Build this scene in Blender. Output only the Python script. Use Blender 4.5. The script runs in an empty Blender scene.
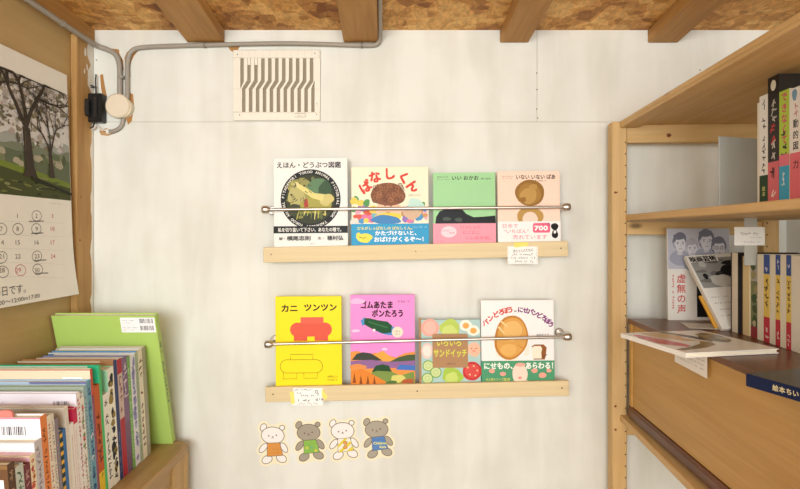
import bpy, math, random
from mathutils import Vector, Matrix
PI = math.pi
scn = bpy.context.scene
COL = scn.collection
ZC = 1.35            # eye height
F = 552.0            # focal length in pixels of an 800 px wide frame
CX, CY = 400.0, 233.0

def W(px, py, Y):
    return ((px-CX)*Y/F, Y, ZC-(py-CY)*Y/F)

# ------------------------------------------------------------------ materials
def lin(c):
    c = c/255.0
    return c/12.92 if c <= 0.04045 else ((c+0.055)/1.055)**2.4
def rgba(c): return (lin(c[0]), lin(c[1]), lin(c[2]), 1.0)
_M = {}
def base(name, rough=.5, spec=.4, metal=0.0):
    m = bpy.data.materials.new(name); m.use_nodes = True
    b = m.node_tree.nodes['Principled BSDF']
    b.inputs['Roughness'].default_value = rough
    b.inputs['Specular IOR Level'].default_value = spec
    b.inputs['Metallic'].default_value = metal
    return m, m.node_tree.nodes, m.node_tree.links, b
def mat(c, rough=.5, spec=.35, metal=0.0, var=.03):
    """plain paper / plastic / metal colour with a faint procedural mottling"""
    k = (tuple(c), rough, spec, metal)
    if k in _M: return _M[k]
    m, N, L, b = base('surface_%d_%d_%d' % tuple(c[:3]), rough, spec, metal)
    tc = N.new('ShaderNodeTexCoord'); no = N.new('ShaderNodeTexNoise')
    no.inputs['Scale'].default_value = 35; no.inputs['Detail'].default_value = 3
    mr = N.new('ShaderNodeMapRange'); mr.inputs['To Min'].default_value = 1-var; mr.inputs['To Max'].default_value = 1+var
    hs = N.new('ShaderNodeHueSaturation'); hs.inputs['Color'].default_value = rgba(c)
    L.new(tc.outputs['Object'], no.inputs['Vector']); L.new(no.outputs['Fac'], mr.inputs['Value'])
    L.new(mr.outputs['Result'], hs.inputs['Value']); L.new(hs.outputs['Color'], b.inputs['Base Color'])
    _M[k] = m
    return m
GL = [.34, .09]     # roughness and specular of book covers
def gloss(c): return mat(c, *GL)
def wood(name, c1, c2, axis, scale=1.0, rough=.55, knots=True, stretch=9.0):
    m, N, L, b = base(name, rough, .3)
    tc = N.new('ShaderNodeTexCoord'); mp = N.new('ShaderNodeMapping')
    s = [22*scale]*3; s[axis] = 22*scale/stretch
    mp.inputs['Scale'].default_value = s
    no = N.new('ShaderNodeTexNoise'); no.inputs['Scale'].default_value = 1.0; no.inputs['Detail'].default_value = 5; no.inputs['Distortion'].default_value = 1.1
    cr = N.new('ShaderNodeValToRGB')
    cr.color_ramp.elements[0].position = .3; cr.color_ramp.elements[0].color = rgba(c1)
    cr.color_ramp.elements[1].position = .68; cr.color_ramp.elements[1].color = rgba(c2)
    L.new(tc.outputs['Object'], mp.inputs['Vector']); L.new(mp.outputs['Vector'], no.inputs['Vector']); L.new(no.outputs['Fac'], cr.inputs['Fac'])
    out = cr.outputs['Color']
    # fine grain lines
    mp2 = N.new('ShaderNodeMapping'); s2 = [160*scale]*3; s2[axis] = 4*scale; mp2.inputs['Scale'].default_value = s2
    n2 = N.new('ShaderNodeTexNoise'); n2.inputs['Scale'].default_value = 1; n2.inputs['Detail'].default_value = 2
    mr = N.new('ShaderNodeMapRange'); mr.inputs['To Min'].default_value = .86; mr.inputs['To Max'].default_value = 1.1
    hs = N.new('ShaderNodeHueSaturation')
    L.new(tc.outputs['Object'], mp2.inputs['Vector']); L.new(mp2.outputs['Vector'], n2.inputs['Vector']); L.new(n2.outputs['Fac'], mr.inputs['Value'])
    L.new(mr.outputs['Result'], hs.inputs['Value']); L.new(out, hs.inputs['Color']); out = hs.outputs['Color']
    if knots:
        mp3 = N.new('ShaderNodeMapping'); s3 = [9*scale]*3; s3[axis] = 4*scale; mp3.inputs['Scale'].default_value = s3
        vo = N.new('ShaderNodeTexVoronoi'); vo.inputs['Scale'].default_value = 1.0
        kr = N.new('ShaderNodeValToRGB'); kr.color_ramp.elements[0].position = .05; kr.color_ramp.elements[0].color = (1, 1, 1, 1)
        kr.color_ramp.elements[1].position = .1; kr.color_ramp.elements[1].color = (0, 0, 0, 1)
        mx = N.new('ShaderNodeMixRGB'); mx.inputs['Color2'].default_value = rgba([v*.62 for v in c1])
        L.new(tc.outputs['Object'], mp3.inputs['Vector']); L.new(mp3.outputs['Vector'], vo.inputs['Vector']); L.new(vo.outputs['Distance'], kr.inputs['Fac'])
        L.new(kr.outputs['Color'], mx.inputs['Fac']); L.new(out, mx.inputs['Color1']); out = mx.outputs['Color']
    L.new(out, b.inputs['Base Color'])
    bp = N.new('ShaderNodeBump'); bp.inputs['Strength'].default_value = .12; bp.inputs['Distance'].default_value = .002
    L.new(n2.outputs['Fac'], bp.inputs['Height']); L.new(bp.outputs['Normal'], b.inputs['Normal'])
    return m
def osb():
    m, N, L, b = base('oriented_strand_board', .6, .3)
    tc = N.new('ShaderNodeTexCoord')
    nd = N.new('ShaderNodeTexNoise'); nd.inputs['Scale'].default_value = 6; nd.inputs['Detail'].default_value = 2
    L.new(tc.outputs['Object'], nd.inputs['Vector'])
    cols = []
    for sc, rot in (((9, 16, 20), .6), ((17, 10, 20), -.3), ((30, 44, 20), -.9)):
        ad = N.new('ShaderNodeMixRGB'); ad.blend_type = 'ADD'; ad.inputs['Fac'].default_value = .06
        mp = N.new('ShaderNodeMapping'); mp.inputs['Scale'].default_value = sc; mp.inputs['Rotation'].default_value = (0, 0, rot)
        vo = N.new('ShaderNodeTexVoronoi'); vo.inputs['Scale'].default_value = 1.0
        L.new(tc.outputs['Object'], ad.inputs['Color1']); L.new(nd.outputs['Color'], ad.inputs['Color2'])
        L.new(ad.outputs['Color'], mp.inputs['Vector']); L.new(mp.outputs['Vector'], vo.inputs['Vector'])
        sp = N.new('ShaderNodeSeparateColor'); L.new(vo.outputs['Color'], sp.inputs['Color']); cols.append(sp.outputs['Red'])
    a1 = N.new('ShaderNodeMath'); a1.operation = 'ADD'; L.new(cols[0], a1.inputs[0]); L.new(cols[1], a1.inputs[1])
    a2 = N.new('ShaderNodeMath'); a2.operation = 'ADD'; L.new(a1.outputs[0], a2.inputs[0]); L.new(cols[2], a2.inputs[1])
    a3 = N.new('ShaderNodeMath'); a3.operation = 'MULTIPLY'; a3.inputs[1].default_value = .3333; L.new(a2.outputs[0], a3.inputs[0])
    cr = N.new('ShaderNodeValToRGB'); e = cr.color_ramp.elements
    e[0].position = .15; e[0].color = rgba((136, 82, 34)); e[1].position = .85; e[1].color = rgba((236, 192, 120))
    x = e.new(.5); x.color = rgba((206, 150, 78))
    L.new(a3.outputs[0], cr.inputs['Fac'])
    mpf = N.new('ShaderNodeMapping'); mpf.inputs['Scale'].default_value = (70, 30, 30); mpf.inputs['Rotation'].default_value = (0, 0, .4)
    nf = N.new('ShaderNodeTexNoise'); nf.inputs['Scale'].default_value = 1; nf.inputs['Detail'].default_value = 6; nf.inputs['Distortion'].default_value = 1.5
    mf = N.new('ShaderNodeMapRange'); mf.inputs['From Min'].default_value = .3; mf.inputs['From Max'].default_value = .7; mf.inputs['To Min'].default_value = .72; mf.inputs['To Max'].default_value = 1.2
    hf = N.new('ShaderNodeHueSaturation')
    L.new(tc.outputs['Object'], mpf.inputs['Vector']); L.new(mpf.outputs['Vector'], nf.inputs['Vector']); L.new(nf.outputs['Fac'], mf.inputs['Value'])
    L.new(mf.outputs['Result'], hf.inputs['Value']); L.new(cr.outputs['Color'], hf.inputs['Color']); L.new(hf.outputs['Color'], b.inputs['Base Color'])
    bp = N.new('ShaderNodeBump'); bp.inputs['Strength'].default_value = .25; bp.inputs['Distance'].default_value = .003
    L.new(a3.outputs[0], bp.inputs['Height']); L.new(bp.outputs['Normal'], b.inputs['Normal'])
    return m
def plaster(name, c, c2):
    m, N, L, b = base(name, .62, .25)
    tc = N.new('ShaderNodeTexCoord')
    mp = N.new('ShaderNodeMapping'); mp.inputs['Scale'].default_value = (14, 14, 2.2)
    n1 = N.new('ShaderNodeTexNoise'); n1.inputs['Scale'].default_value = 1; n1.inputs['Detail'].default_value = 5; n1.inputs['Distortion'].default_value = .6
    n2 = N.new('ShaderNodeTexNoise'); n2.inputs['Scale'].default_value = 5; n2.inputs['Detail'].default_value = 4
    L.new(tc.outputs['Object'], mp.inputs['Vector']); L.new(mp.outputs['Vector'], n1.inputs['Vector']); L.new(tc.outputs['Object'], n2.inputs['Vector'])
    a = N.new('ShaderNodeMath'); a.operation = 'ADD'; L.new(n1.outputs['Fac'], a.inputs[0]); L.new(n2.outputs['Fac'], a.inputs[1])
    h = N.new('ShaderNodeMath'); h.operation = 'MULTIPLY'; h.inputs[1].default_value = .5; L.new(a.outputs[0], h.inputs[0])
    cr = N.new('ShaderNodeValToRGB'); cr.color_ramp.elements[0].position = .36; cr.color_ramp.elements[0].color = rgba(c2)
    cr.color_ramp.elements[1].position = .56; cr.color_ramp.elements[1].color = rgba(c)
    L.new(h.outputs[0], cr.inputs['Fac']); L.new(cr.outputs['Color'], b.inputs['Base Color'])
    bp = N.new('ShaderNodeBump'); bp.inputs['Strength'].default_value = .2; bp.inputs['Distance'].default_value = .003
    L.new(h.outputs[0], bp.inputs['Height']); L.new(bp.outputs['Normal'], b.inputs['Normal'])
    return m

PINE_X = wood('pine_along_x', (202, 164, 106), (220, 186, 132), 0)
PINE_Y = wood('pine_along_y', (202, 164, 106), (220, 186, 132), 1)
PINE_Z = wood('pine_along_z', (202, 164, 106), (220, 186, 132), 2)
LEDGE = wood('pale_ledge_wood', (220, 200, 156), (230, 210, 168), 0, .8, .5, False, 14)
BEAM = wood('rafter_wood', (160, 114, 58), (194, 148, 86), 1, .8, .6, True)
BEAMD = wood('stud_wood', (166, 124, 72), (196, 156, 98), 2, .9, .6, True)
TANY = wood('tan_wall_board', (182, 152, 100), (196, 166, 114), 1, .25, .6, False, 2)
CABF = wood('cabinet_front_veneer', (190, 145, 76), (204, 160, 92), 1, .9, .45, False, 12)
CABD = wood('dark_stained_wood', (92, 56, 34), (122, 76, 46), 1, 1.0, .3, False, 10)
DESK = wood('bookcase_wood', (164, 130, 80), (190, 156, 104), 1, .8, .42, False, 12)
DESKZ = wood('bookcase_wood_upright', (182, 146, 92), (202, 166, 112), 2, .8, .5, False, 12)
FLOORM = wood('floor_wood', (160, 142, 122), (178, 160, 138), 1, .3, .45, False, 8)
OSB = osb()
WALLM = plaster('white_brushed_paint', (231, 231, 223), (218, 217, 207))
WALLR = plaster('white_side_wall_paint', (232, 230, 224), (224, 221, 214))
STEEL = mat((206, 200, 192), .34, .5, 1.0)
CONDUIT = mat((158, 150, 138), .45)
WHITEP = mat((238, 234, 226), .6)

# ------------------------------------------------------------------ mesh builder
class MB:
    def __init__(s): s.v = []; s.f = []; s.m = []; s.sm = []; s.mats = []
    def mi(s, m):
        if m not in s.mats: s.mats.append(m)
        return s.mats.index(m)
    def add(s, vs, fs, m, smooth=False):
        o = len(s.v); k = s.mi(m)
        s.v += [tuple(v) for v in vs]
        for f in fs: s.f.append([i+o for i in f]); s.m.append(k); s.sm.append(smooth)
        return s
    def box(s, x0, x1, y0, y1, z0, z1, m):
        vs = [(x, y, z) for x in (x0, x1) for y in (y0, y1) for z in (z0, z1)]
        return s.add(vs, [(0, 1, 3, 2), (4, 6, 7, 5), (0, 4, 5, 1), (2, 3, 7, 6), (0, 2, 6, 4), (1, 5, 7, 3)], m)
    def rbox(s, x0, x1, y0, y1, z0, z1, m, b=.003):
        """box with chamfered edges"""
        b = min(b, (x1-x0)*.45, (y1-y0)*.45, (z1-z0)*.45)
        lo, hi = (x0, y0, z0), (x1, y1, z1)
        idx = {}; vs = []
        for cx in (0, 1):
            for cy in (0, 1):
                for cz in (0, 1):
                    c = (cx, cy, cz)
                    for ax in range(3):
                        p = []
                        for k in range(3):
                            base_ = hi[k] if c[k] else lo[k]
                            if k != ax: base_ += -b if c[k] else b
                            p.append(base_)
                        idx[(c, ax)] = len(vs); vs.append(p)
        fs = []
        for ax in range(3):
            o1, o2 = [k for k in range(3) if k != ax]
            for sgn in (0, 1):
                q = []
                for (a, d) in ((0, 0), (1, 0), (1, 1), (0, 1)):
                    c = [0, 0, 0]; c[ax] = sgn; c[o1] = a; c[o2] = d
                    q.append(idx[(tuple(c), ax)])
                fs.append(q)
        for ax in range(3):
            o1, o2 = [k for k in range(3) if k != ax]
            for a in (0, 1):
                for d in (0, 1):
                    c0 = [0, 0, 0]; c0[o1] = a; c0[o2] = d; c1 = list(c0); c1[ax] = 1
                    c0 = tuple(c0); c1 = tuple(c1)
                    fs.append([idx[(c0, o1)], idx[(c0, o2)], idx[(c1, o2)], idx[(c1, o1)]])
        for cx in (0, 1):
            for cy in (0, 1):
                for cz in (0, 1):
                    c = (cx, cy, cz); fs.append([idx[(c, 0)], idx[(c, 1)], idx[(c, 2)]])
        return s.add(vs, fs, m)
    def tube(s, pts, r, m, n=12, cap=True, close=False):
        P = [Vector(p) for p in pts]; rings = []; up = None
        for i, p in enumerate(P):
            if close: t = P[(i+1) % len(P)]-P[i-1]
            else: t = (P[min(i+1, len(P)-1)]-P[max(i-1, 0)])
            t.normalize()
            if up is None:
                up = Vector((0, 0, 1)) if abs(t.z) < .9 else Vector((1, 0, 0))
            a = (up-t*up.dot(t)); 
            if a.length < 1e-6: a = t.orthogonal()
            a.normalize(); b = t.cross(a); up = a
            rr = r[i] if isinstance(r, (list, tuple)) else r
            rings.append([p+(a*math.cos(2*PI*k/n)+b*math.sin(2*PI*k/n))*rr for k in range(n)])
        vs = [v for rg in rings for v in rg]; fs = []
        R = len(rings)
        for i in range(R if close else R-1):
            for k in range(n):
                fs.append((i*n+k, i*n+(k+1) % n, ((i+1) % R)*n+(k+1) % n, ((i+1) % R)*n+k))
        s.add(vs, fs, m, True)
        if cap and not close:
            s.add(rings[0], [list(range(n))[::-1]], m); s.add(rings[-1], [list(range(n))], m)
        return s
    def build(s, name, parent=None, loc=None, rot=None):
        me = bpy.data.meshes.new(name)
        me.from_pydata(s.v, [], s.f); me.update()
        for m in s.mats: me.materials.append(m)
        me.polygons.foreach_set('material_index', s.m); me.polygons.foreach_set('use_smooth', s.sm)
        me.update()
        o = bpy.data.objects.new(name, me); COL.objects.link(o)
        if parent: o.parent = parent
        if loc: o.location = loc
        if rot: o.rotation_euler = rot
        return o
def tag(o, label=None, cat=None, group=None, kind=None):
    if label: o['label'] = label
    if cat: o['category'] = cat
    if group: o['group'] = group
    if kind: o['kind'] = kind
    return o
def thing(name, label, cat, loc=(0, 0, 0), rot=(0, 0, 0), group=None):
    o = bpy.data.objects.new(name, None); COL.objects.link(o)
    o.empty_display_size = .05
    o.location = loc; o.rotation_euler = rot
    return tag(o, label, cat, group)
def struct(mb, name): return tag(mb.build(name), kind='structure')

# ------------------------------------------------------------------ flat artwork / lettering
_T = {}
def glyphs(s, bold=0.0):
    k = (s, bold)
    if k not in _T:
        c = bpy.data.curves.new('lettering', 'FONT'); c.body = s; c.resolution_u = 2
        o = bpy.data.objects.new('lettering', c); me = o.to_mesh()
        _T[k] = ([(v.co.x, v.co.y) for v in me.vertices], [list(p.vertices) for p in me.polygons])
        o.to_mesh_clear(); bpy.data.objects.remove(o); bpy.data.curves.remove(c)
    return _T[k]
class Art:
    """draws flat coloured shapes and letters (2D, y down) into a mesh; fn(u, v, off) gives the 3D point"""
    def __init__(s, mb, fn, shine=False, eps=1.2e-5):
        s.mb = mb; s.fn = fn; s.l = 0; s.eps = eps; s.shine = shine; s.parts = []
    def sub(s, name):
        a = Art(MB(), s.fn, s.shine, s.eps); a.l = s.l+3; a.name = name; s.parts.append(a); return a
    def mt(s, c): return c if not isinstance(c, tuple) else (mat(c, *GL) if s.shine else mat(c, .6, .15))
    def raw(s, pts, faces, c):
        s.l += 1; off = s.l*s.eps
        s.mb.add([s.fn(u, v, off) for u, v in pts], faces, s.mt(c))
    def poly(s, pts, c): s.raw(pts, [list(range(len(pts)))], c)
    def rect(s, x0, y0, x1, y1, c): s.poly([(x0, y0), (x1, y0), (x1, y1), (x0, y1)], c)
    def ell(s, cx, cy, rx, ry, c, rot=0, n=28):
        r = math.radians(rot); s.poly([(cx+rx*math.cos(a)*math.cos(r)-ry*math.sin(a)*math.sin(r), cy+rx*math.cos(a)*math.sin(r)+ry*math.sin(a)*math.cos(r)) for a in [2*PI*k/n for k in range(n)]], c)
    def blob(s, cx, cy, rx, ry, c, seed=1, amp=.14, n=26, rot=0):
        R = random.Random(seed); ph = [R.uniform(0, 6.3) for _ in range(4)]; r = math.radians(rot); P = []
        for k in range(n):
            a = 2*PI*k/n; q = 1+amp*(math.sin(2*a+ph[0])*.5+math.sin(3*a+ph[1])*.5+math.sin(5*a+ph[2])*.35)
            x, y = rx*q*math.cos(a), ry*q*math.sin(a)
            P.append((cx+x*math.cos(r)-y*math.sin(r), cy+x*math.sin(r)+y*math.cos(r)))
        s.poly(P, c)
    def cap(s, x0, x1, cy, ry, c):
        P = [(x1-ry+ry*math.cos(a), cy+ry*math.sin(a)) for a in [-PI/2+PI*k/10 for k in range(11)]]
        P += [(x0+ry+ry*math.cos(a), cy+ry*math.sin(a)) for a in [PI/2+PI*k/10 for k in range(11)]]
        s.poly(P, c); return P
    def line(s, pts, w, c, closed=False):
        n = len(pts); A = []; B = []
        for i in range(n):
            p0 = pts[(i-1) % n] if (closed or i > 0) else pts[i]; p1 = pts[(i+1) % n] if (closed or i < n-1) else pts[i]
            dx, dy = p1[0]-p0[0], p1[1]-p0[1]; q = math.hypot(dx, dy) or 1
            ww = (w[i] if isinstance(w, list) else w)/2
            A.append((pts[i][0]-dy/q*ww, pts[i][1]+dx/q*ww)); B.append((pts[i][0]+dy/q*ww, pts[i][1]-dx/q*ww))
        fs = [(i, (i+1) % n, n+(i+1) % n, n+i) for i in range(n if closed else n-1)]
        s.raw(A+B, fs, c)
    def ring(s, cx, cy, rx, ry, w, c, rot=0, n=28):
        r = math.radians(rot)
        s.line([(cx+rx*math.cos(a)*math.cos(r)-ry*math.sin(a)*math.sin(r), cy+rx*math.cos(a)*math.sin(r)+ry*math.sin(a)*math.cos(r)) for a in [2*PI*k/n for k in range(n)]], w, c, True)
    def text(s, t, x, y, h, c, al='c', w=None, rot=0, bold=.015):
        """h: em height; y: vertical centre; w: fit to this width"""
        V, Fc = glyphs(t)
        if not V: return
        xs = [v[0] for v in V]; ys = [v[1] for v in V]; x0, x1 = min(xs), max(xs); yc = (min(ys)+max(ys))/2
        sx = w/(x1-x0) if w else h; ox = {'c': (x0+x1)/2, 'l': x0, 'r': x1}[al]; r = math.radians(rot)
        P = []
        for a, b in V:
            u, v = (a-ox)*sx, -(b-yc)*h
            P.append((x+u*math.cos(r)-v*math.sin(r), y+u*math.sin(r)+v*math.cos(r)))
        if bold < .01: s.raw(P, Fc, c); return
        d = h*bold*.85
        for dx, dy in ((-d, -d), (d, -d), (d, d), (-d, d)): s.raw([(x+dx, y+dy) for x, y in P], Fc, c)
    def arc(s, t, pts, h, c, bold=.03):
        """characters one by one at (x, y, rotation)"""
        for ch, (x, y, r) in zip(t, pts): s.text(ch, x, y, h, c, rot=r, bold=bold)
    def vert(s, t, x, y, h, c, step=None, bold=.015):
        for i, ch in enumerate(t): s.text(ch, x, y+i*(step or h*1.05), h, c, bold=bold)
    def scrib(s, x0, y, x1, h, c, seed=1, fill=.75):
        """a line of small illegible pen strokes"""
        R = random.Random(seed); x = x0; P = []; Fc = []
        while x < x1:
            if R.random() < fill:
                for _ in range(2):
                    a = R.uniform(0, PI); l = h*R.uniform(.25, .55); w = h*.13
                    cx, cy = x+h*.35+R.uniform(-.2, .2)*h, y+R.uniform(-.25, .25)*h
                    dx, dy = math.cos(a)*l, math.sin(a)*l; nx, ny = -math.sin(a)*w/2, math.cos(a)*w/2
                    k = len(P); P += [(cx-dx+nx, cy-dy+ny), (cx+dx+nx, cy+dy+ny), (cx+dx-nx, cy+dy-ny), (cx-dx-nx, cy-dy-ny)]; Fc.append((k, k+1, k+2, k+3))
            x += h*.85
        if P: s.raw(P, Fc, c)
    def vscrib(s, x, y0, y1, h, c, seed=1, fill=.85):
        R = random.Random(seed); y = y0; P = []; Fc = []
        while y < y1:
            if R.random() < fill:
                for _ in range(3):
                    a = R.uniform(0, PI); l = h*R.uniform(.25, .5); w = h*.16
                    cx, cy = x+R.uniform(-.22, .22)*h, y+h*.4+R.uniform(-.25, .25)*h
                    dx, dy = math.cos(a)*l, math.sin(a)*l; nx, ny = -math.sin(a)*w/2, math.cos(a)*w/2
                    k = len(P); P += [(cx-dx+nx, cy-dy+ny), (cx+dx+nx, cy+dy+ny), (cx+dx-nx, cy+dy-ny), (cx-dx-nx, cy-dy-ny)]; Fc.append((k, k+1, k+2, k+3))
            y += h*1.02
        if P: s.raw(P, Fc, c)
    def barcode(s, x0, y0, x1, y1, seed=1, c=(58, 58, 66)):
        R = random.Random(seed); x = x0; P = []; Fc = []; u = (x1-x0)/34
        while x < x1:
            w = u*R.choice((.7, 1.2, 1.9)); k = len(P); P += [(x, y0), (x+w, y0), (x+w, y1), (x, y1)]; Fc.append((k, k+1, k+2, k+3)); x += w+u*R.choice((.8, 1.3, 2))
        s.raw(P, Fc, c)

# ------------------------------------------------------------------ books
PAGE = (236, 228, 208)
def book(name, label, cat, loc, rot, w, h, t, cover, spine=None, side='L', hard=True, front=None, spine_art=None, group=None, back=None, px=None, page=PAGE):
    """local frame: front face y=0 looking to -Y, x 0..w, z 0..h, thickness towards +y; spine on side L (x=0) or R (x=w)"""
    o = thing(name, label, cat, loc, rot, group)
    spine = spine or cover; bt = min(.0022 if hard else .0007, t*.2); ins = .003 if hard else .0006
    mb = MB(); cm = gloss(cover); smt = gloss(spine); bm = gloss(back or cover)
    mb.rbox(0, w, 0, bt, 0, h, cm, .0005)
    mb.rbox(0, w, t-bt, t, 0, h, bm, .0005)
    if side == 'L': mb.rbox(0, bt, bt, t-bt, 0, h, smt, .0003)
    else: mb.rbox(w-bt, w, bt, t-bt, 0, h, smt, .0003)
    if front:
        s = px[2]; fn = lambda u, v, off: ((u-px[0])/s, -off, (px[1]-v)/s)
        fa = Art(mb, fn, True); front(fa)
        for q in fa.parts: q.mb.build(q.name, o)
    sf = (lambda u, v, off: (-off, t-u/1000, h-v/1000)) if side == 'L' else (lambda u, v, off: (w+off, u/1000, h-v/1000))
    if spine_art or spine != cover:            # spine artwork in millimetres, from its top left corner
        a = Art(mb, sf, True); T, H = t*1000, h*1000
        if spine != cover: a.rect(0, 0, T, H, tuple(spine))
        if spine_art: spine_art(a, T, H)
    mb.build('cover', o)
    pb = MB()
    if side == 'L': pb.box(bt, w-ins, bt, t-bt, ins, h-ins, mat(page, .8, .1))
    else: pb.box(ins, w-bt, bt, t-bt, ins, h-ins, mat(page, .8, .1))
    pb.build('page_block', o)
    return o

# ================================================================== the room
ZCEIL = ZC+.588
XL = -.905; XR = 1.12; YB = 1.6; YF = -2.4
mb = MB(); g = .0006; zs = ZC+.3217; xs = .397
mb.box(XL-.05, XR+.05, YB+.004, YB+.05, 0, ZCEIL+.02, WALLM)
mb.box(XL-.02, XR+.02, YB, YB+.004, 0, zs-g, WALLM)
mb.box(XL-.02, xs-g, YB, YB+.004, zs+g, ZCEIL, WALLM)
mb.box(xs+g, XR+.02, YB, YB+.004, zs+g, ZCEIL, WALLM)
# bare wood left around the pipes, and a few nail heads
A = Art(mb, lambda u, v, off: ((u-CX)*YB/F, YB-off, ZC-(v-CY)*YB/F))
BARE = (176, 128, 74)
A.poly([(108, 48), (119, 49.5), (119.5, 54), (123, 60), (124, 70), (121.5, 70), (119, 60), (114, 53), (108, 51)], BARE)
A.poly([(124.5, 58), (127, 52), (134, 50), (138, 51), (134, 56), (131.5, 61), (130, 68), (130.5, 77), (126, 78)], BARE)
A.poly([(100, 75), (103, 74), (104.5, 84), (107, 97), (103, 98), (101, 88)], BARE)
A.poly([(228, 46.5), (240, 46), (238, 50), (233, 52), (230, 50)], BARE)
A.poly([(126, 92), (133, 94), (134, 104), (132, 121), (128, 125), (126, 118)], BARE)
A.poly([(99, 131), (106, 128), (112, 130), (116, 133), (108, 136), (101, 135)], (190, 150, 104))
for x, y in ((536.7, 73), (536.9, 89.5), (536.6, 109), (537.6, 118), (96.5, 60), (700, 70)): A.ell(x, y, .7, .7, (120, 112, 100))
struct(mb, 'wall_back')
mb = MB(); mb.box(XL-.05, XL, YF, YB, 0, ZCEIL-.002, TANY); mb.add([(XL-.001, YF, ZCEIL-.01), (XL-.001, YB, ZCEIL-.01), (XL-.001, YF, ZCEIL+.3)], [(0, 1, 2)], TANY); struct(mb, 'wall_left')
mb = MB(); mb.box(XR, XR+.05, YF, YB, 0, ZCEIL-.002, WALLR); mb.add([(XR+.001, YF, ZCEIL-.01), (XR+.001, YB, ZCEIL-.01), (XR+.001, YF, ZCEIL+.3)], [(0, 1, 2)], WALLR); struct(mb, 'wall_right')
mb = MB(); mb.box(XL-.05, XR+.05, YF, YB+.05, -.05, 0, FLOORM); struct(mb, 'floor')
SL = .075                                     # the roof rises away from the back wall
def roof(y): return ZCEIL+SL*(YB-y)
mb = MB(); vs = [(x, y, roof(y)+dz) for x in (XL-.05, XR+.05) for y in (YF, YB+.05) for dz in (0, .03)]
mb.add(vs, [(0, 1, 3, 2), (4, 6, 7, 5), (0, 4, 5, 1), (2, 3, 7, 6), (0, 2, 6, 4), (1, 5, 7, 3)], OSB); struct(mb, 'ceiling')
# corner stud on the left, with ragged white paint along its edge
mb = MB(); mb.rbox(XL, -.887, 1.515, 1.598, 0, ZC+.548, BEAMD, .002)
A = Art(mb, lambda u, v, off: (-.887+off, u, v))
R = random.Random(4); P = [(1.5975, .7), (1.5975, ZC+.54)]; n = 60
for i in range(n+1):
    z = ZC+.54-(ZC+.54-.7)*i/n; P.append((1.588-.014*max(0, math.sin(i*.9)*R.random())-(.02 if i < 12 and R.random() < .5 else 0), z))
A.poly(P, (232, 228, 218))
for (y, z, r) in ((1.556, ZC+.51, .008), (1.565, ZC+.47, .006), (1.552, ZC+.455, .005)): A.blob(y, z, r*.6, r*1.6, (230, 226, 216), int(z*100))
A.blob(1.535, ZC+.1, .002, .003, (110, 70, 40), 2); A.blob(1.53, ZC-.02, .003, .003, (110, 70, 40), 5)
struct(mb, 'trim_1')
mb = MB(); P8 = [(x, y, z) for x in (XL+.0005, -.884) for y in (YF, 1.598) for z in (ZC+.55+.03*(1.6-y), roof(y)-.0005)]; mb.add(P8, [(0, 1, 3, 2), (4, 6, 7, 5), (0, 4, 5, 1), (2, 3, 7, 6), (0, 2, 6, 4), (1, 5, 7, 3)], BEAM); struct(mb, 'trim_2')
# rafters under the ceiling
for i, (x0, x1, tilt) in enumerate(((-.615, -.508, .045), (-.163, -.064, .03), (.289, .371, .015), (.717, .803, -.02))):
    mb = MB(); L = YB-YF
    mb.rbox(-(x1-x0)/2, (x1-x0)/2, -L, -.001, 0, .0365, BEAM, .002)
    o = mb.build('trim_%d' % (i+3), loc=((x0+x1)/2, YB-.003, ZC+.5505), rot=(-math.atan(SL), 0, tilt)); tag(o, kind='structure')

# ================================================================== things on the back wall
# conduits
def smooth(P, k=3):
    P = [Vector(p) for p in P]
    for _ in range(k):
        Q = [P[0]]
        for a, b in zip(P, P[1:]): Q += [a*.75+b*.25, a*.25+b*.75]
        P = Q+[P[-1]]
    return P
yw = YB-.0085; r = .0075
o = thing('conduit_pipe', 'grey conduit pipe along the top of the tan left wall to the round box', 'pipe')
MB().tube(smooth([(-.876, YF+.1, ZC+.541+.115), (-.876, 1.3, ZC+.549), (-.876, 1.55, ZC+.541), (-.872, yw, ZC+.538), (-.85, yw, ZC+.532), (-.82, yw, ZC+.518), (-.808, yw, ZC+.49), (-.8075, yw, ZC+.45), (-.8075, yw, ZC+.397)]), r, CONDUIT).build('pipe', o)
for y in (1.43, .9): MB().tube([(-.876, y, ZC+.541+.03*(1.55-y)), (-.876, y+.012, ZC+.541+.03*(1.538-y))], .0088, mat((150, 142, 130), .4)).build('pipe_clip', o)
MB().tube([W(121.3, 76, yw), W(121.3, 79, yw)], .0088, mat((150, 142, 130), .4)).build('pipe_clip', o)
o = thing('conduit_pipe', 'grey conduit pipe running above the white vent and up beside a rafter', 'pipe')
MB().tube(smooth([W(127.3, 100, yw), W(127.3, 78, yw), W(127.3, 58, yw), W(133, 48.5, yw), W(150, 46.5, yw), W(205, 45, yw), W(260, 43.6, yw), W(300, 43.4, yw), W(350, 45, yw), W(372, 45.6, yw), (-.062, yw, ZC+.545), (-.056, yw-.012, ZC+.56), (-.054, 1.5, ZC+.571), (-.045, 1.2, ZC+.594), (.062, YF+.1, ZC+.855)]), r*.86, CONDUIT).build('pipe', o)
for px, py in ((205, 45), (362, 45.3)): MB().tube([W(px-1.2, py, yw), W(px+1.2, py+.05, yw)], .0082, mat((128, 122, 112), .4)).build('pipe_clip', o)
o = thing('conduit_pipe', 'short curved grey pipe stub under the round junction box', 'pipe')
MB().tube(smooth([W(124, 110, YB-.0062), W(123, 124, YB-.0062), W(119, 129, YB-.0062), W(113, 131.5, YB-.0062), W(108, 131.5, YB-.0062)]), r*.8, CONDUIT).build('pipe', o)
MB().tube([W(109.5, 131.5, YB-.0078), W(107, 131.6, YB-.0078)], .0075, WHITEP).build('pipe_end', o)
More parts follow.
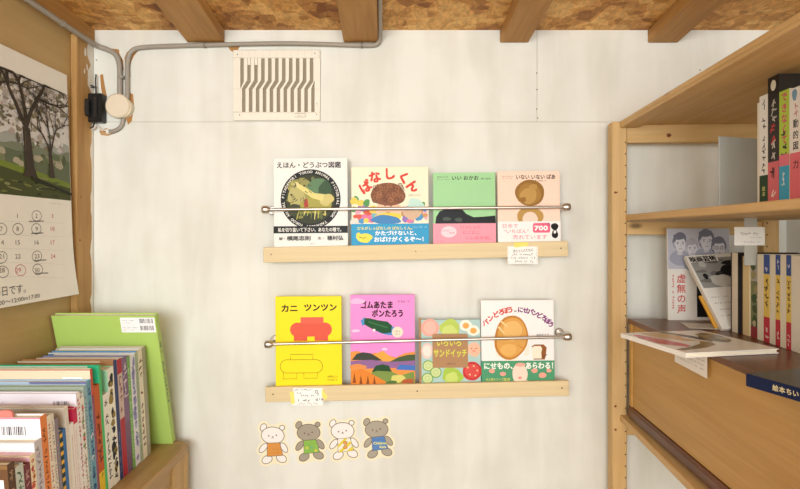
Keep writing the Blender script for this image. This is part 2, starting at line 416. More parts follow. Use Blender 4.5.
# round junction box
o = thing('junction_box', 'round cream electrical junction box where the grey pipes meet', 'junction box', W(121.5, 107.5, YB-.0005))
cr_ = mat((222, 208, 184), .45); n = 40
mb = MB(); mb.tube([(0.008, -.0005, -.003), (0.008, -.018, -.003)], .0295, cr_, n); mb.build('box_body', o)
mb = MB(); mb.tube([(0, -.0182, 0), (0, -.024, 0), (0, -.0265, 0)], [.0345, .0345, .031], mat((228, 214, 190), .4), n); mb.build('lid', o)
# black outlet with adapter
o = thing('power_outlet', 'black wall socket with a black plug adapter and loose wires in the left corner', 'socket', W(97, 110, YB-.0005))
bk = mat((28, 27, 27), .35); s_ = YB/F
mb = MB(); mb.rbox(-.024, .029, -.03, -.0005, -.04, .042, bk, .003); mb.build('socket_body', o)
mb = MB(); mb.rbox(-.0245, .0, -.048, -.0305, -.026, .022, mat((38, 37, 36), .4), .004)
mb.tube([(-.02, -.0485, .004), (-.02, -.052, .004)], .006, mat((60, 58, 56), .4)); mb.build('plug_adapter', o)
mb = MB(); mb.rbox(.008, .018, -.036, -.0305, -.03, .03, mat((44, 42, 40), .3), .002); mb.build('socket_ridge', o)
for k, P in enumerate(([(-.012, -.012, .04), (-.012, -.012, .062), (-.016, -.014, .075)], [(.004, -.012, .04), (.003, -.014, .08), (.004, -.012, .1)], [(-.02, -.014, .07), (.0, -.018, .064), (.006, -.012, .06)])):
    MB().tube(smooth(P), .0022, mat((70, 64, 58), .5), 8).build('wire', o)
MB().tube(smooth([(.0, -.014, .062), (-.018, -.016, .06), (-.028, -.014, .08), (-.02, -.012, .098), (-.01, -.012, .092)]), .0016, mat((40, 36, 34), .5), 8).build('wire', o)
MB().tube(smooth([(-.012, -.012, -.04), (-.018, -.014, -.05), (-.006, -.016, -.06), (.004, -.014, -.052), (-.004, -.012, -.042), (.01, -.014, -.05), (.02, -.016, -.062), (.034, -.012, -.06)]), .002, mat((226, 218, 206), .5), 8).build('wire', o)
MB().tube(smooth([(-.015, -.013, -.04), (-.012, -.02, -.058), (.0, -.02, -.054), (.0, -.014, -.04)]), .0018, mat((40, 36, 34), .5), 8).build('wire', o)

# vent cover
o = thing('air_vent', 'white square vent cover with zigzag slots high on the white wall', 'vent', W(277.5, 86, YB-.0005))
vm = mat((236, 229, 214), .45); q = (YB-.011)/F/5.436
vx = lambda x: (x-285.5)*q
vz = lambda y: -(y-250)*q
d0, d1 = -.011, -.0005
mb = MB()
x0, x1, y0, y1 = 48, 522, 58, 442
it, ib, il, ir = 103, 396, 88, 491
mb.rbox(vx(x0), vx(x1), d0, d1, vz(it), vz(y0), vm, .002)
mb.rbox(vx(x0), vx(x1), d0, d1, vz(y1), vz(ib), vm, .002)
mb.rbox(vx(x0), vx(il), d0, d1, vz(ib)+.0001, vz(it)-.0001, vm, .0008)
mb.rbox(vx(ir), vx(x1), d0, d1, vz(ib)+.0001, vz(it)-.0001, vm, .0008)
A = Art(mb, lambda u, v, off: (vx(u), d0-.0001-off, vz(v)))
A.line([(385, 405), (444, 405), (444, 424), (385, 424)], 2.5, (150, 142, 128), True); A.scrib(392, 414, 438, 9, (150, 142, 128), 3)
A.vscrib(504, 345, 380, 7, (160, 152, 138), 5)
A.rect(48, 271.2, 88, 272.6, (196, 188, 172)); A.rect(491, 271.2, 522, 272.6, (196, 188, 172))
for k in range(12): A.rect(97+38*k-1, 62, 97+38*k+.6, 100, (214, 206, 190))
mb.build('vent_frame', o)
mb = MB()
for k in range(1, 12):
    # a zigzag bar between two slots
    tl, tr = 106.5+37.8*(k-1), 87.5+37.8*k
    bl, br = 115.5+37.7*(k-2), 96.5+37.7*(k-1)
    if k == 11: tr = ir+1
    T = lambda x: max(il-2, min(ir+2, x))
    P = [(T(tl), it), (T(tr), it), (T(tr), 222), (T(br), 268), (T(br), ib), (T(bl), ib), (T(bl), 275), (T(tl), 232)]
    n = len(P); vs = [(vx(a), d0+.0008, vz(b)) for a, b in P]+[(vx(a), -.004, vz(b)) for a, b in P]
    mb.add(vs, [list(range(n)), list(range(n, 2*n))[::-1]]+[(i, n+i, n+(i+1) % n, (i+1) % n) for i in range(n)], vm)
for (a, b, c) in ((127, 140, 103), (165, 140, 103)): mb.box(vx(a), vx(a+15), d0+.0008, -.004, vz(b), vz(c), vm)
mb.build('vent_slats', o)
mb = MB(); mb.box(vx(il-6), vx(ir+6), -.0035, -.0005, vz(ib+6), vz(it-6), mat((150, 138, 118), .8)); mb.build('vent_screen', o)
for a, b in ((72, 84), (493, 78), (84, 413), (503, 410)):
    mb = MB(); mb.tube([(vx(a), d0+.001, vz(b)), (vx(a), d0-.0012, vz(b))], .0016, mat((96, 90, 82), .4, .5, 1.0), 12); mb.build('screw', o)

# ------------------------------------------------------------------ picture ledges with steel bars
def ledge(label, xl, zl, xr, zr):
    """front face top corners (xl, zl) .. (xr, zr)"""
    L = math.hypot(xr-xl, zr-zl); a = math.atan2(zr-zl, xr-xl)
    o = thing('picture_ledge', label, 'ledge', (xl, 1.6, zl), (0, -a, 0))
    mb = MB(); mb.rbox(0, L, -.068, -.056, -.0425, 0, LEDGE, .0012); mb.build('front_board', o)
    mb = MB(); mb.rbox(.001, L-.001, -.0555, -.0015, -.0425, -.033, LEDGE, .001); mb.build('bottom_board', o)
    for x in (.022, L*.5, L-.02):
        mb = MB(); mb.tube([(x, -.0675, -.02), (x, -.0688, -.02)], .0022, mat((112, 98, 82), .4, .5, 1.0), 12); mb.build('screw', o)
    return a
def bar(label, x0, z0, x1, z1):
    y = 1.527; o = thing('steel_bar', label, 'rail', (x0, YB, z0)); dx, dz = x1-x0, z1-z0
    mb = MB(); mb.tube([(0, y-YB, 0), (dx, y-YB, dz)], .0042, STEEL, 14); mb.build('bar', o)
    for k in (0, 1):
        c = Vector((dx*k, 0, dz*k)); sg = -1 if k == 0 else 1
        mb = MB()
        mb.tube([c+Vector((0, -.0005, 0)), c+Vector((0, -.004, 0)), c+Vector((0, -.006, 0))], [.0125, .0125, .010], STEEL, 20)
        mb.tube([c+Vector((0, -.006, 0)), c+Vector((0, y-YB-.004, 0))], .005, STEEL, 14)
        br = mb.build('bracket', o)
        mb = MB(); e = c+Vector((0, y-YB, 0)); ax = Vector((sg, 0, sg*(dz/dx)))
        mb.tube([e-ax*.010, e-ax*.004, e+ax*.007, e+ax*.012, e+ax*.0135], [.006, .0105, .0115, .010, .005], STEEL, 20); mb.build('end_cap', br)
Yf = 1.532
x, _, z = W(263, 247.4, Yf); x2, _, z2 = W(568, 240.9, Yf)
A1 = ledge('pale wooden picture ledge of the upper row, holding four front-facing picture books', x, z, x2, z2); U0 = (x, z)
x, _, z = W(265, 387.2, Yf); x2, _, z2 = W(569, 380.7, Yf)
A2 = ledge('pale wooden picture ledge of the lower row, above the four paper bears', x, z, x2, z2); L0 = (x, z)
a, b = W(266.5, 209.6, 1.527), W(565.5, 207, 1.527); bar('steel retaining bar in front of the upper row of picture books', a[0], a[2], b[0], b[2])
a, b = W(269.5, 344.2, 1.527), W(566.5, 336.8, 1.527); bar('steel retaining bar in front of the lower row of picture books', a[0], a[2], b[0], b[2])

# ------------------------------------------------------------------ picture books on the ledges
YC = 1.5455; S = F/YC       # cover plane and its scale (pixels per metre)
def shown(pxl, pxr, pyt, row, label, cover, art, t=.009, spine=None, band=None, spine_art=None, tilt=-.008, hard=True):
    """a book standing in a ledge, cover outlined in photo pixels"""
    u0, al = (U0, A1) if row == 0 else (L0, A2)
    x0 = (pxl-CX)/S; w = (pxr-pxl)/S
    zb = u0[1]+math.tan(al)*(x0+w/2-u0[0])-.0328+.0022
    pyb = CY+(ZC-zb)*S; h = (pyb-pyt)/S
    o = book('picture_book', label, 'book', (x0, YC, zb), (-.012, tilt, 0), w, h, t, cover, spine, 'L', hard, front=art, spine_art=spine_art, px=(pxl, pyb, S), group='picture books facing out on the ledges')
    if band:
        y0, y1, c, fn_ = band
        mb = MB(); mb.rbox(-.0003, w+.0003, -.0014, -.0011, (pyb-y1)/S, (pyb-y0)/S, gloss(c), .0001)
        mb.box(-.0006, -.0003, -.0014, t*.9, (pyb-y1)/S, (pyb-y0)/S, gloss(c))
        fn_(Art(mb, lambda u, v, off: ((u-pxl)/S, -.00145-off, (pyb-v)/S), True)); mb.build('paper_band', o)
    return o
BLK = (30, 28, 28)
def art_animal(a):
    a.text('えほん・どうぶつ図鑑', 309.5, 165, 6.6, BLK, w=64, bold=.022)
    cx, cy = 311, 199.5
    a.ell(cx, cy, 30, 30, (26, 26, 24), n=56)
    t = 'TADANORI YOKOO ANIMAL PICTORIAL BOOK ' * 1
    n = 62; full = 'TADANORI YOKOO ANIMAL PICTORIAL BOOK  TADANORI YOKOO ANIMAL PICTORIAL'[:n]
    for i, ch in enumerate(full):
        if ch == ' ': continue
        th = math.radians(196+i*360/n)
        a.text(ch, cx+27.4*math.cos(th), cy+27.4*math.sin(th), 3.6, (228, 226, 216), rot=math.degrees(th)+90, bold=.03)
    a.ell(cx, cy, 24.6, 24.6, (54, 58, 32), n=48)
    R = random.Random(12)
    for i in range(70):
        th, q = R.uniform(0, 6.28), 22*math.sqrt(R.random()); x, y = cx+q*math.cos(th), cy+q*math.sin(th)
        a.blob(x, y, R.uniform(1, 3.4), R.uniform(.8, 2.6), R.choice([(96, 104, 54), (140, 136, 70), (60, 78, 48), (176, 166, 88), (46, 50, 32), (112, 120, 76)]), i)
    a.blob(301, 190, 11, 13, (150, 146, 84), 3); a.blob(297, 196, 8, 10, (184, 176, 112), 8); a.blob(318, 186, 10, 7, (96, 130, 92), 5)
    a.blob(326, 191, 7, 9, (58, 84, 56), 6); a.blob(316, 205, 15, 9, (168, 160, 74), 7); a.blob(327, 200, 7, 6, (206, 192, 120), 9)
    a.line([(296, 184), (305, 190), (314, 196), (324, 198)], [4, 5, 5.5, 7], (222, 210, 132)); a.ell(297, 185, 3, 2.6, (226, 214, 150))
    a.poly([(304, 200), (308, 199), (309, 207), (305, 208)], (176, 58, 52))
    for i in range(26):
        th = R.uniform(0, 6.28); q = R.uniform(5, 11); a.line([(300+q*math.cos(th), 192+q*1.15*math.sin(th)), (300+(q+3)*math.cos(th+.2), 192+(q+3)*1.15*math.sin(th+.2))], [1, .4], R.choice([(196, 186, 110), (110, 104, 56), (84, 80, 44)]))
    for i in range(9): a.line([(300+i*3.2, 208+(i % 3)), (297+i*3.6, 220-(i*i % 5))], [1.6, .5], ((206, 196, 86), (120, 124, 58), (232, 222, 140))[i % 3])
    a.blob(294, 210, 6, 6, (66, 70, 44), 12); a.ell(305, 186, 1.2, 1, (70, 66, 40)); a.ell(292, 195, 1.2, 1, (70, 66, 40))
    a.rect(274, 226.4, 348, 233.4, (30, 29, 28))
    a.text('私を切り抜いて下さい、あなたの瞳で。', 310, 230, 4.6, (232, 230, 224), w=63, bold=.02)
    a.text('絵・', 282.5, 238.6, 3.4, BLK, w=6, bold=.01); a.text('横尾忠則', 299, 238.4, 5, BLK, w=23.5, bold=.02)
    a.text('文・', 321, 238.6, 3.4, BLK, w=6, bold=.01); a.text('穂村弘', 335.5, 238.4, 5, BLK, w=16, bold=.02)
    a.scrib(308, 244, 314.5, 1.2, (120, 118, 114), 2)
shown(274.2, 348, 158.3, 0, 'white picture book with a round black-ringed animal collage, leftmost on the upper ledge', (238, 237, 232), art_animal, .008)
def art_child(a):
    a.arc('ぱなしくん', [(366, 186.5, -34), (375.5, 177, -18), (391, 174, -2), (404, 178, 20), (413.5, 186, 30)], 12.5, (214, 62, 44), .045)
    R = random.Random(9)
    pal = [(226, 120, 160), (92, 160, 96), (238, 206, 92), (80, 150, 200), (216, 92, 70), (240, 170, 190), (150, 120, 190), (230, 220, 210), (120, 180, 190), (200, 150, 90)]
    for i in range(46): a.blob(R.uniform(354, 427), R.uniform(208, 223), R.uniform(2, 5.5), R.uniform(2, 4.5), R.choice(pal), i)
    for i in range(9): a.blob(R.choice([R.uniform(353, 368), R.uniform(408, 428)]), R.uniform(199, 210), R.uniform(2, 5), R.uniform(2, 4), R.choice(pal), i+60)
    a.blob(361, 203, 3.8, 3.4, (236, 206, 90), 3); a.blob(367, 203, 3.4, 3.6, (86, 150, 80), 5)
    a.blob(389, 210, 13, 9, (240, 200, 164), 4, .05); a.blob(389, 217, 13, 4, (244, 206, 70), 14, .06); a.blob(386, 220, 15, 4.4, (72, 132, 190), 15)
    a.blob(388.5, 194.5, 17.5, 11.4, (134, 84, 52), 2, .05)
    a.ell(385.5, 205.5, .8, 1, (60, 40, 30), n=10); a.ell(391.5, 206, .8, 1, (60, 40, 30), n=10); a.line([(386.5, 212), (388.5, 213), (390.5, 212)], .6, (180, 80, 60)); a.ell(382.5, 209.5, 1.6, 1.2, (238, 160, 130), n=12); a.blob(388.5, 198, 16.6, 8, (134, 84, 52), 2, .05)
    for i in range(34):
        x, y = R.uniform(374, 403), R.uniform(185, 201); a.ring(x, y, 2.2, 1.7, .6, R.choice([(104, 60, 36), (168, 112, 74)]), R.uniform(0, 90), 10)
    a.blob(413, 213, 9, 7, (214, 180, 150), 11); a.blob(416, 205, 8, 6, (196, 226, 214), 22)
    a.text('なかにしとう', 415, 195.5, 2.6, (90, 80, 74), w=12, bold=0)
def band_child(a):
    a.text('だらがしっぱなしの ぱなしくん。', 385, 228.4, 3.6, (244, 226, 84), w=55, bold=.02)
    a.text('かたづけないと、', 396, 233.3, 5, (246, 248, 250), w=41, bold=.035)
    a.text('おばけがくるぞ〜！', 399, 239.5, 5.4, (246, 248, 250), w=49, bold=.035)
    a.blob(364.5, 238, 7.5, 5, (240, 222, 84), 3); a.blob(358.5, 234.5, 2, 1.8, (240, 222, 84), 5); a.line([(359, 237), (364, 238.5), (366, 237)], .6, (96, 80, 40))
    a.scrib(413, 227.5, 427, 1.3, (220, 236, 246), 3)
shown(351.8, 429, 167, 0, 'cream picture book with red arched title, curly brown hair and a blue band', (246, 236, 208), art_child, .009, band=(224, 247, (54, 158, 206), band_child), spine=(232, 222, 198))
def art_cat(a):
    a.text('松谷みよ子', 443.5, 177, 2, (70, 90, 66), w=11, bold=0); a.scrib(438, 179.4, 450, 1.3, (80, 100, 76), 4)
    a.text('いい おかお', 466, 178, 4.8, BLK, w=26.5, bold=.02); a.text('瀬川康男', 486.5, 179, 2, (70, 90, 66), w=10, bold=0)
    G = (32, 34, 36)
    a.poly([(435.5, 224), (436.5, 217), (440, 211.5), (446, 209), (456, 208.5), (463, 210), (466.5, 214), (474, 217.5), (484, 217), (495.5, 216), (496, 224)], G)
    a.blob(447, 219, 4, 2, (74, 84, 76), 4); a.blob(459, 220, 4, 2, (74, 84, 76), 6)
def band_cat(a):
    P = (222, 74, 96)
    a.ell(449, 232, 7.8, 5.6, (248, 214, 222)); a.text('いいおかお', 444.5, 230.5, 2, P, w=10, bold=0); a.text('第2弾', 452, 233, 2, P, w=5, bold=0)
    a.text('いっしょに', 471, 227.4, 4, P, w=20, bold=.005); a.text('にこにこ', 471.5, 232.6, 4, P, w=16, bold=.005); a.text('いいおかお。', 478.5, 238.2, 4, P, w=25, bold=.005)
    a.scrib(437, 241, 444, 1.3, P, 4)
shown(433.6, 496, 172.8, 0, 'green picture book with a low black silhouette and pink band on the upper ledge', (164, 214, 158), art_cat, .007, band=(223.6, 246, (242, 160, 176), band_cat))
def art_bear(a):
    a.text('松谷みよ子あかちゃんの本', 508.5, 176.5, 1.8, (110, 92, 84), w=11, bold=0); a.scrib(503, 178.6, 513, 1.2, (120, 100, 90), 4)
    a.text('いない いない ばあ', 536.5, 177, 5.2, BLK, w=39, bold=.022); a.text('瀬川康男 え', 541, 181, 1.8, (110, 92, 84), w=12, bold=0)
    B1, B2 = (168, 126, 62), (190, 150, 84)
    # plain stack of rounded brown shapes
    a.blob(530.5, 216.5, 13, 10, B2, 4, .05); a.blob(530.5, 219, 7.5, 7, (240, 214, 196), 8, .04)
    a.blob(530.5, 193, 14.5, 13.4, (150, 110, 54), 21, .03); a.blob(530, 194, 11.5, 10.8, B1, 22, .03); a.blob(529, 196, 8.5, 8, B2, 33, .08)
    a.blob(534, 187, 4, 3, (186, 146, 80), 13); a.blob(523, 200, 4, 2.6, (154, 112, 52), 17)
def band_bear(a):
    P = (224, 90, 116)
    a.text('日本で', 510.5, 226, 4.6, P, w=15, bold=.005); a.text('“いちばん”', 516.5, 231.3, 4.6, P, w=25, bold=.005); a.text('売れています', 530, 237.2, 4.8, P, w=34, bold=.005)
    a.poly([(534, 223.4), (549, 223.2), (550.3, 224.6), (550.3, 231.6), (549, 233), (534.4, 233), (533, 231.6), (533, 224.8)], (234, 108, 138)); a.text('700', 541.2, 228.4, 6.2, (252, 250, 248), w=13, bold=.05)
    a.text('万', 549, 224.4, 2.6, BLK, bold=.01)
    a.blob(554.8, 227, 3.6, 3.6, (34, 32, 32), 3, .08); a.blob(555, 234.5, 3, 4.6, (34, 32, 32), 8, .1); a.blob(555, 232.4, 1.3, 1.6, (240, 238, 234), 9)
shown(498.2, 560.6, 171.2, 0, 'peach picture book with brown shapes and a white band, rightmost on the upper ledge', (250, 218, 198), art_bear, .007, band=(221.6, 246, (246, 242, 240), band_bear))
def art_crab(a):
    a.text('カニ', 290, 308.5, 8.2, (40, 34, 30), w=15.5, bold=.04); a.text('ツンツン', 321, 308, 8, (40, 34, 30), w=32, bold=.04)
    C = (226, 96, 76)
    a.rect(294.2, 333, 307.6, 341.2, C); a.rect(315, 333, 328.4, 341.2, C)
    a.cap(290.4, 332.4, 330, 7, C)
    a.rect(301, 317.6, 324, 324, (230, 106, 86))
    for x in (296, 299.5, 303, 306.5, 317, 320.5, 324, 327.5): a.ell(x, 342.6, 1.2, .7, (234, 130, 60), n=10)
    O = (120, 108, 24); Y = (250, 228, 44)
    a.line([(283.4, 371), (283.4, 379), (297, 379), (297, 371)], .5, O); a.line([(304, 371), (304, 378.5), (317.6, 378.5), (317.6, 371)], .5, O)
    P = a.cap(280.4, 322.8, 366.6, 6.6, Y); a.line(P, .5, O, True)
    a.line([(290.6, 360), (290.6, 354.6), (313, 354.6), (313, 360)], .5, O)
    a.text('金関寿夫 ぶん', 333, 377, 2.2, (90, 80, 30), w=11, bold=0); a.text('元永定正 え', 332.5, 380.2, 2.2, (90, 80, 30), w=10, bold=0)
shown(275.8, 342, 296.8, 1, 'yellow picture book with a red shape above an outlined one on the lower ledge', (250, 228, 44), art_crab, .009)
def art_pink(a):
    V = (66, 26, 50)
    a.text('ゴムあたま', 377.4, 305, 8, V, w=31.5, bold=.045); a.text('ポンたろう', 388, 313.6, 8, V, w=30.5, bold=.045); a.text('長 新太・作', 404.5, 302, 2.6, (110, 60, 96), w=12, bold=0)
    a.blob(358, 301.5, 7, 3, (248, 188, 228), 4); a.blob(385, 349.5, 3, 1.2, (252, 208, 236), 6); a.blob(356, 331, 4, 1.6, (250, 200, 232), 7)
    a.blob(383, 328, 16, 5.8, (88, 146, 206), 3, .04, rot=20); a.poly([(361, 321), (365.5, 317), (367.5, 323), (363, 326.5)], (84, 150, 204))
    a.poly([(365, 318.5), (370, 318.5), (378, 320.5), (388, 322), (392.5, 326), (391.5, 333), (384, 334), (374, 330), (364.5, 324.5)], (36, 84, 50)); a.line([(369, 322), (378, 325), (388, 328)], 1.4, (58, 116, 66))
    a.ell(374.5, 330.5, 1.4, 1.4, (240, 240, 236)); a.ell(398, 332.6, 5.6, 5.4, (238, 226, 204)); a.scrib(395, 331.5, 401, 1.6, V, 3); a.scrib(396, 334.5, 400, 1.4, V, 4)
    a.poly([(351, 352), (358, 351), (366, 355), (376, 353), (386, 355), (396, 358), (404, 354), (415.4, 352), (415.4, 390), (351, 390)], (232, 150, 76))
    a.poly([(374, 355), (383, 351), (392, 358), (400, 361), (374, 362)], (240, 168, 76))
    a.poly([(352, 360), (357, 354), (363, 352.4), (371, 353.5), (377, 357), (383, 361)], (66, 72, 62)); a.poly([(390, 362), (399, 357.6), (408, 355.4), (415.4, 355), (415.4, 363)], (74, 92, 62))
    a.poly([(351, 361), (372, 360), (386, 362), (398, 362), (415.4, 361), (415.4, 368), (351, 369)], (146, 106, 156))
    a.poly([(396, 370), (400, 365), (415.4, 366), (415.4, 371)], (74, 120, 196)); a.blob(358, 367, 8, 3, (228, 148, 84), 4)
    a.poly([(372, 372), (376, 366), (383, 364.5), (389, 366), (392, 372), (386, 376)], (44, 80, 48)); a.poly([(366, 375), (377, 371), (392, 372), (400, 376), (414, 372), (415.4, 384), (370, 386)], (126, 150, 78))
    a.poly([(351, 371), (362, 369), (372, 374), (386, 382), (384, 390), (351, 390)], (226, 136, 56))
    for x, y in ((354.5, 378), (361, 380), (368, 380.5), (374.5, 381)): a.poly([(x-1.8, y+5), (x, y-5), (x+1.8, y+5)], (142, 78, 38))
    a.blob(398, 379, 7, 4, (216, 210, 120), 9); a.blob(408, 382, 6, 3, (180, 96, 60), 11); a.blob(392, 383, 5, 2.4, (86, 120, 66), 13)
shown(351, 415.4, 295.2, 1, 'pink picture book with a green bottle shape flying over coloured hills', (240, 148, 216), art_pink, .009)
def art_sand(a):
    a.rect(419.4, 318, 421.8, 395, (172, 134, 98))
    K = (246, 240, 226)
    a.blob(430.6, 328, 9, 9, (236, 172, 158), 4, .04); a.blob(430.6, 328, 6.4, 6.4, (240, 188, 174), 5, .04)
    a.blob(450.5, 329, 10.5, 9, (186, 208, 96), 6, .12); a.blob(450, 331, 7, 5.6, (206, 222, 126), 8, .16)
    for x, y, r in ((466.5, 326, 6.4), (474, 331, 6.2)): a.blob(x, y, r, r*.86, K, int(x), .05); a.ell(x, y+.2, 3.2, 2.9, (236, 172, 88))
    a.blob(427.4, 351, 5.6, 8, (240, 206, 196), 12, .05); a.blob(427.4, 351, 4, 5.8, (248, 228, 220), 14, .05)
    a.blob(474.5, 350, 6.4, 7.4, (242, 190, 162), 18, .05); a.ell(472, 349, .7, .7, (180, 90, 70)); a.ell(476.5, 349, .7, .7, (180, 90, 70)); a.ell(474.3, 351.6, 2, 1.3, (236, 160, 140))
    for x, y in ((428.5, 366), (436, 372.5), (427.6, 378.5)): a.ell(x, y, 5.8, 5.6, (118, 168, 88)); a.ell(x, y, 4.8, 4.6, (206, 222, 160)); a.ring(x, y, 2.4, 2.2, .5, (176, 200, 124))
    a.blob(452.5, 376, 10.5, 8, (172, 204, 84), 22, .13); a.blob(452, 378, 7, 5, (200, 220, 120), 24, .16)
    a.blob(472.4, 371.5, 10, 9.2, (202, 60, 62), 26, .05); a.blob(472.4, 371.5, 7.6, 7, (218, 84, 80), 27, .05)
    for x, y in ((468, 368), (474, 366.5), (477.5, 371), (470, 375), (475.5, 376)): a.ell(x, y, 1, .8, (238, 206, 150), 20, 10)
    a.poly([(434, 334), (467, 334), (468.4, 335.4), (468.4, 366.6), (467, 368), (434, 368), (432.8, 366.6), (432.8, 335.4)], (178, 138, 100))
    T = (222, 224, 84)
    a.text('いろいろ', 449.5, 343, 8.4, T, w=24, bold=.02); a.text('サンドイッチ', 450.6, 353.6, 8.6, T, w=33, bold=.02); a.text('山岡ひかる', 451.5, 364, 2.2, (84, 62, 44), w=9, bold=0)
shown(419.4, 481, 320.2, 1, 'small teal picture book with food drawings around a brown title card', (176, 208, 204), art_sand, .008, spine=(172, 134, 98))
def art_bread(a):
    Rd, Pu = (212, 66, 52), (132, 52, 126)
    a.arc('パンどろぼう', [(486, 322.6, -24), (491.5, 318.4, -20), (497, 314.6, -16), (502, 312.4, -10), (506.4, 310.8, -6), (511, 310.2, -3)], 6.6, Rd, .045)
    a.text('vs', 516, 311.6, 3.2, (70, 60, 56), bold=.03)
    a.arc('にせパンどろぼう', [(521.4, 310.2, 3), (526.6, 310.8, 6), (531.4, 312, 9), (536.2, 313.8, 13), (540.6, 316, 17), (544.8, 318.6, 22), (548.6, 321.6, 27), (551.6, 325, 30)], 6.2, Pu, .045)
    a.blob(498.6, 350, 3, 7.6, (246, 238, 224), 3, .06); a.blob(527, 350, 3, 7, (246, 238, 224), 5, .06); a.blob(511, 358.6, 8, 3.6, (246, 238, 224), 6, .06)
    a.blob(511.6, 338, 16.6, 22.6, (196, 132, 58), 41, .035, rot=8); a.blob(512, 338, 14.6, 20.4, (222, 166, 88), 41, .035, rot=8); a.blob(513, 331, 9.6, 10, (234, 188, 116), 9, .06); a.blob(509, 350, 8, 6, (232, 182, 104), 11, .06)
    a.line([(499, 327), (505, 334)], [2, .8], (246, 216, 160)); a.line([(501, 321), (508, 327)], [2, .8], (246, 216, 160)); a.line([(518, 345), (525, 350)], [.8, 1.6], (206, 144, 70))
    a.text('柴田ケイコ', 543, 335.6, 2.8, (74, 66, 62), w=12, bold=0)
    a.poly([(532, 347), (535, 345), (544, 345), (547, 348), (546, 357), (545, 360), (534, 360), (533, 352)], (150, 94, 52)); a.poly([(532, 348), (535, 346.5), (541, 346.5), (542.6, 349), (541.6, 353), (542, 359), (533, 359), (532.4, 353)], (246, 236, 214))
    a.line([(543, 357), (547.5, 355)], .7, (90, 70, 50))
def band_bread(a):
    Wt = (246, 248, 240)
    a.text('にせもの、', 498.6, 366, 7.4, Wt, w=28, bold=.035); a.text('あらわる！', 539.6, 366, 7.4, Wt, w=27, bold=.035)
    a.blob(520, 374, 7.6, 10.4, (246, 222, 204), 31, .04); a.ell(520.6, 365, 5, 2, (238, 176, 160)); a.ell(520, 378, 2, 1.2, (230, 150, 140)); a.blob(520, 382, 9, 2, (246, 238, 224), 33)
    for x, y, s in ((492, 371, 3), (503, 374, 3), (534.6, 371, 3.2), (542.6, 375.6, 3.8), (549, 371, 2.6)): a.blob(x, y, s, s*.72, (242, 168, 150), int(x), .06)
    a.text('大人気シリーズ第2弾', 498, 379.4, 3, (236, 220, 96), w=24, bold=.01)
shown(481.8, 554.6, 300.6, 1, 'white picture book with a golden loaf and a green band on the lower ledge', (246, 244, 242), art_bread, .009, band=(361, 390, (84, 158, 118), band_bread))

# handwritten cards on the ledges
def card(label, quad, Y, seed, art, tape):
    o = thing('note_card', label, 'card', W(quad[0], quad[1], Y))
    s = F/Y; fn = lambda u, v, off: ((u-quad[0])/s, -.0006-off, (quad[1]-v)/s)
    mb = MB(); mb.rbox(0, (quad[2]-quad[0])/s, -.0006, 0, -(quad[3]-quad[1])/s, 0, mat((248, 246, 242), .7), .0001)
    a = Art(mb, fn); R = random.Random(seed)
    for i in range(26):
        ex = R.choice([(R.uniform(quad[0]+.6, quad[2]-.6), R.choice([quad[1]+1, quad[3]-1])), (R.choice([quad[0]+1, quad[2]-1]), R.uniform(quad[1]+1, quad[3]-1))]); a.ell(ex[0], ex[1], .28, .28, (150, 150, 156), n=8)
    art(a); mb.build('paper', o)
    for P in tape:
        mb = MB(); a2 = Art(mb, lambda u, v, off: ((u-quad[0])/s, -.0009-off, (quad[1]-v)/s)); a2.poly(P, (238, 228, 120))
        a2 = Art(mb, lambda u, v, off: ((u-quad[0])/s, -.0007-off, (quad[1]-v)/s)); a2.poly(P, (238, 228, 120)); mb.build('tape', o)
INK = (64, 62, 70)
def c1(a):
    a.text('赤ちゃんのための', 523, 250.5, 3.6, INK, w=20, bold=0, rot=-4); a.scrib(512, 254.6, 533, 2.2, INK, 5); a.scrib(511, 257.8, 536, 2.2, INK, 7); a.scrib(515, 261.4, 532, 2.2, INK, 9)
card('handwritten dotted card hanging from yellow tape on the upper ledge', (507.6, 246.4, 537.6, 264), 1.5319, 3, c1, [[(514, 242.6), (528, 242.2), (528.2, 246), (514.4, 247.6)]])
def c2(a):
    a.scrib(294.5, 389.8, 311, 1.8, (30, 28, 34), 5); a.scrib(297, 393, 303.5, 2, (30, 28, 34), 7); a.scrib(301, 395.6, 313.5, 2.4, (30, 28, 34), 9); a.scrib(297.5, 400.2, 316, 3, (24, 22, 28), 11); a.scrib(299, 403.2, 318, 1.4, INK, 13)
    a.ring(316.6, 391.6, 1.2, 1.5, .5, (30, 28, 34)); a.line([(318.4, 393), (317.6, 395.4)], .6, (30, 28, 34)); a.line([(317.4, 397.8), (317, 399.6), (318, 400.8)], .5, (30, 28, 34)); a.scrib(318.6, 399, 321, 2.6, (24, 22, 28), 3, 1); a.line([(322, 397.6), (322.6, 399.4), (321.8, 400.6)], .5, (30, 28, 34))
card('handwritten card taped on both sides to the lower ledge under the yellow book', (293.2, 388, 323, 405.4), 1.5319, 5, c2, [[(289.6, 392), (293.8, 391.6), (295, 403), (291.4, 404.4)], [(322, 388.6), (328, 396.6), (325.4, 399.6), (321.8, 396.4)]])

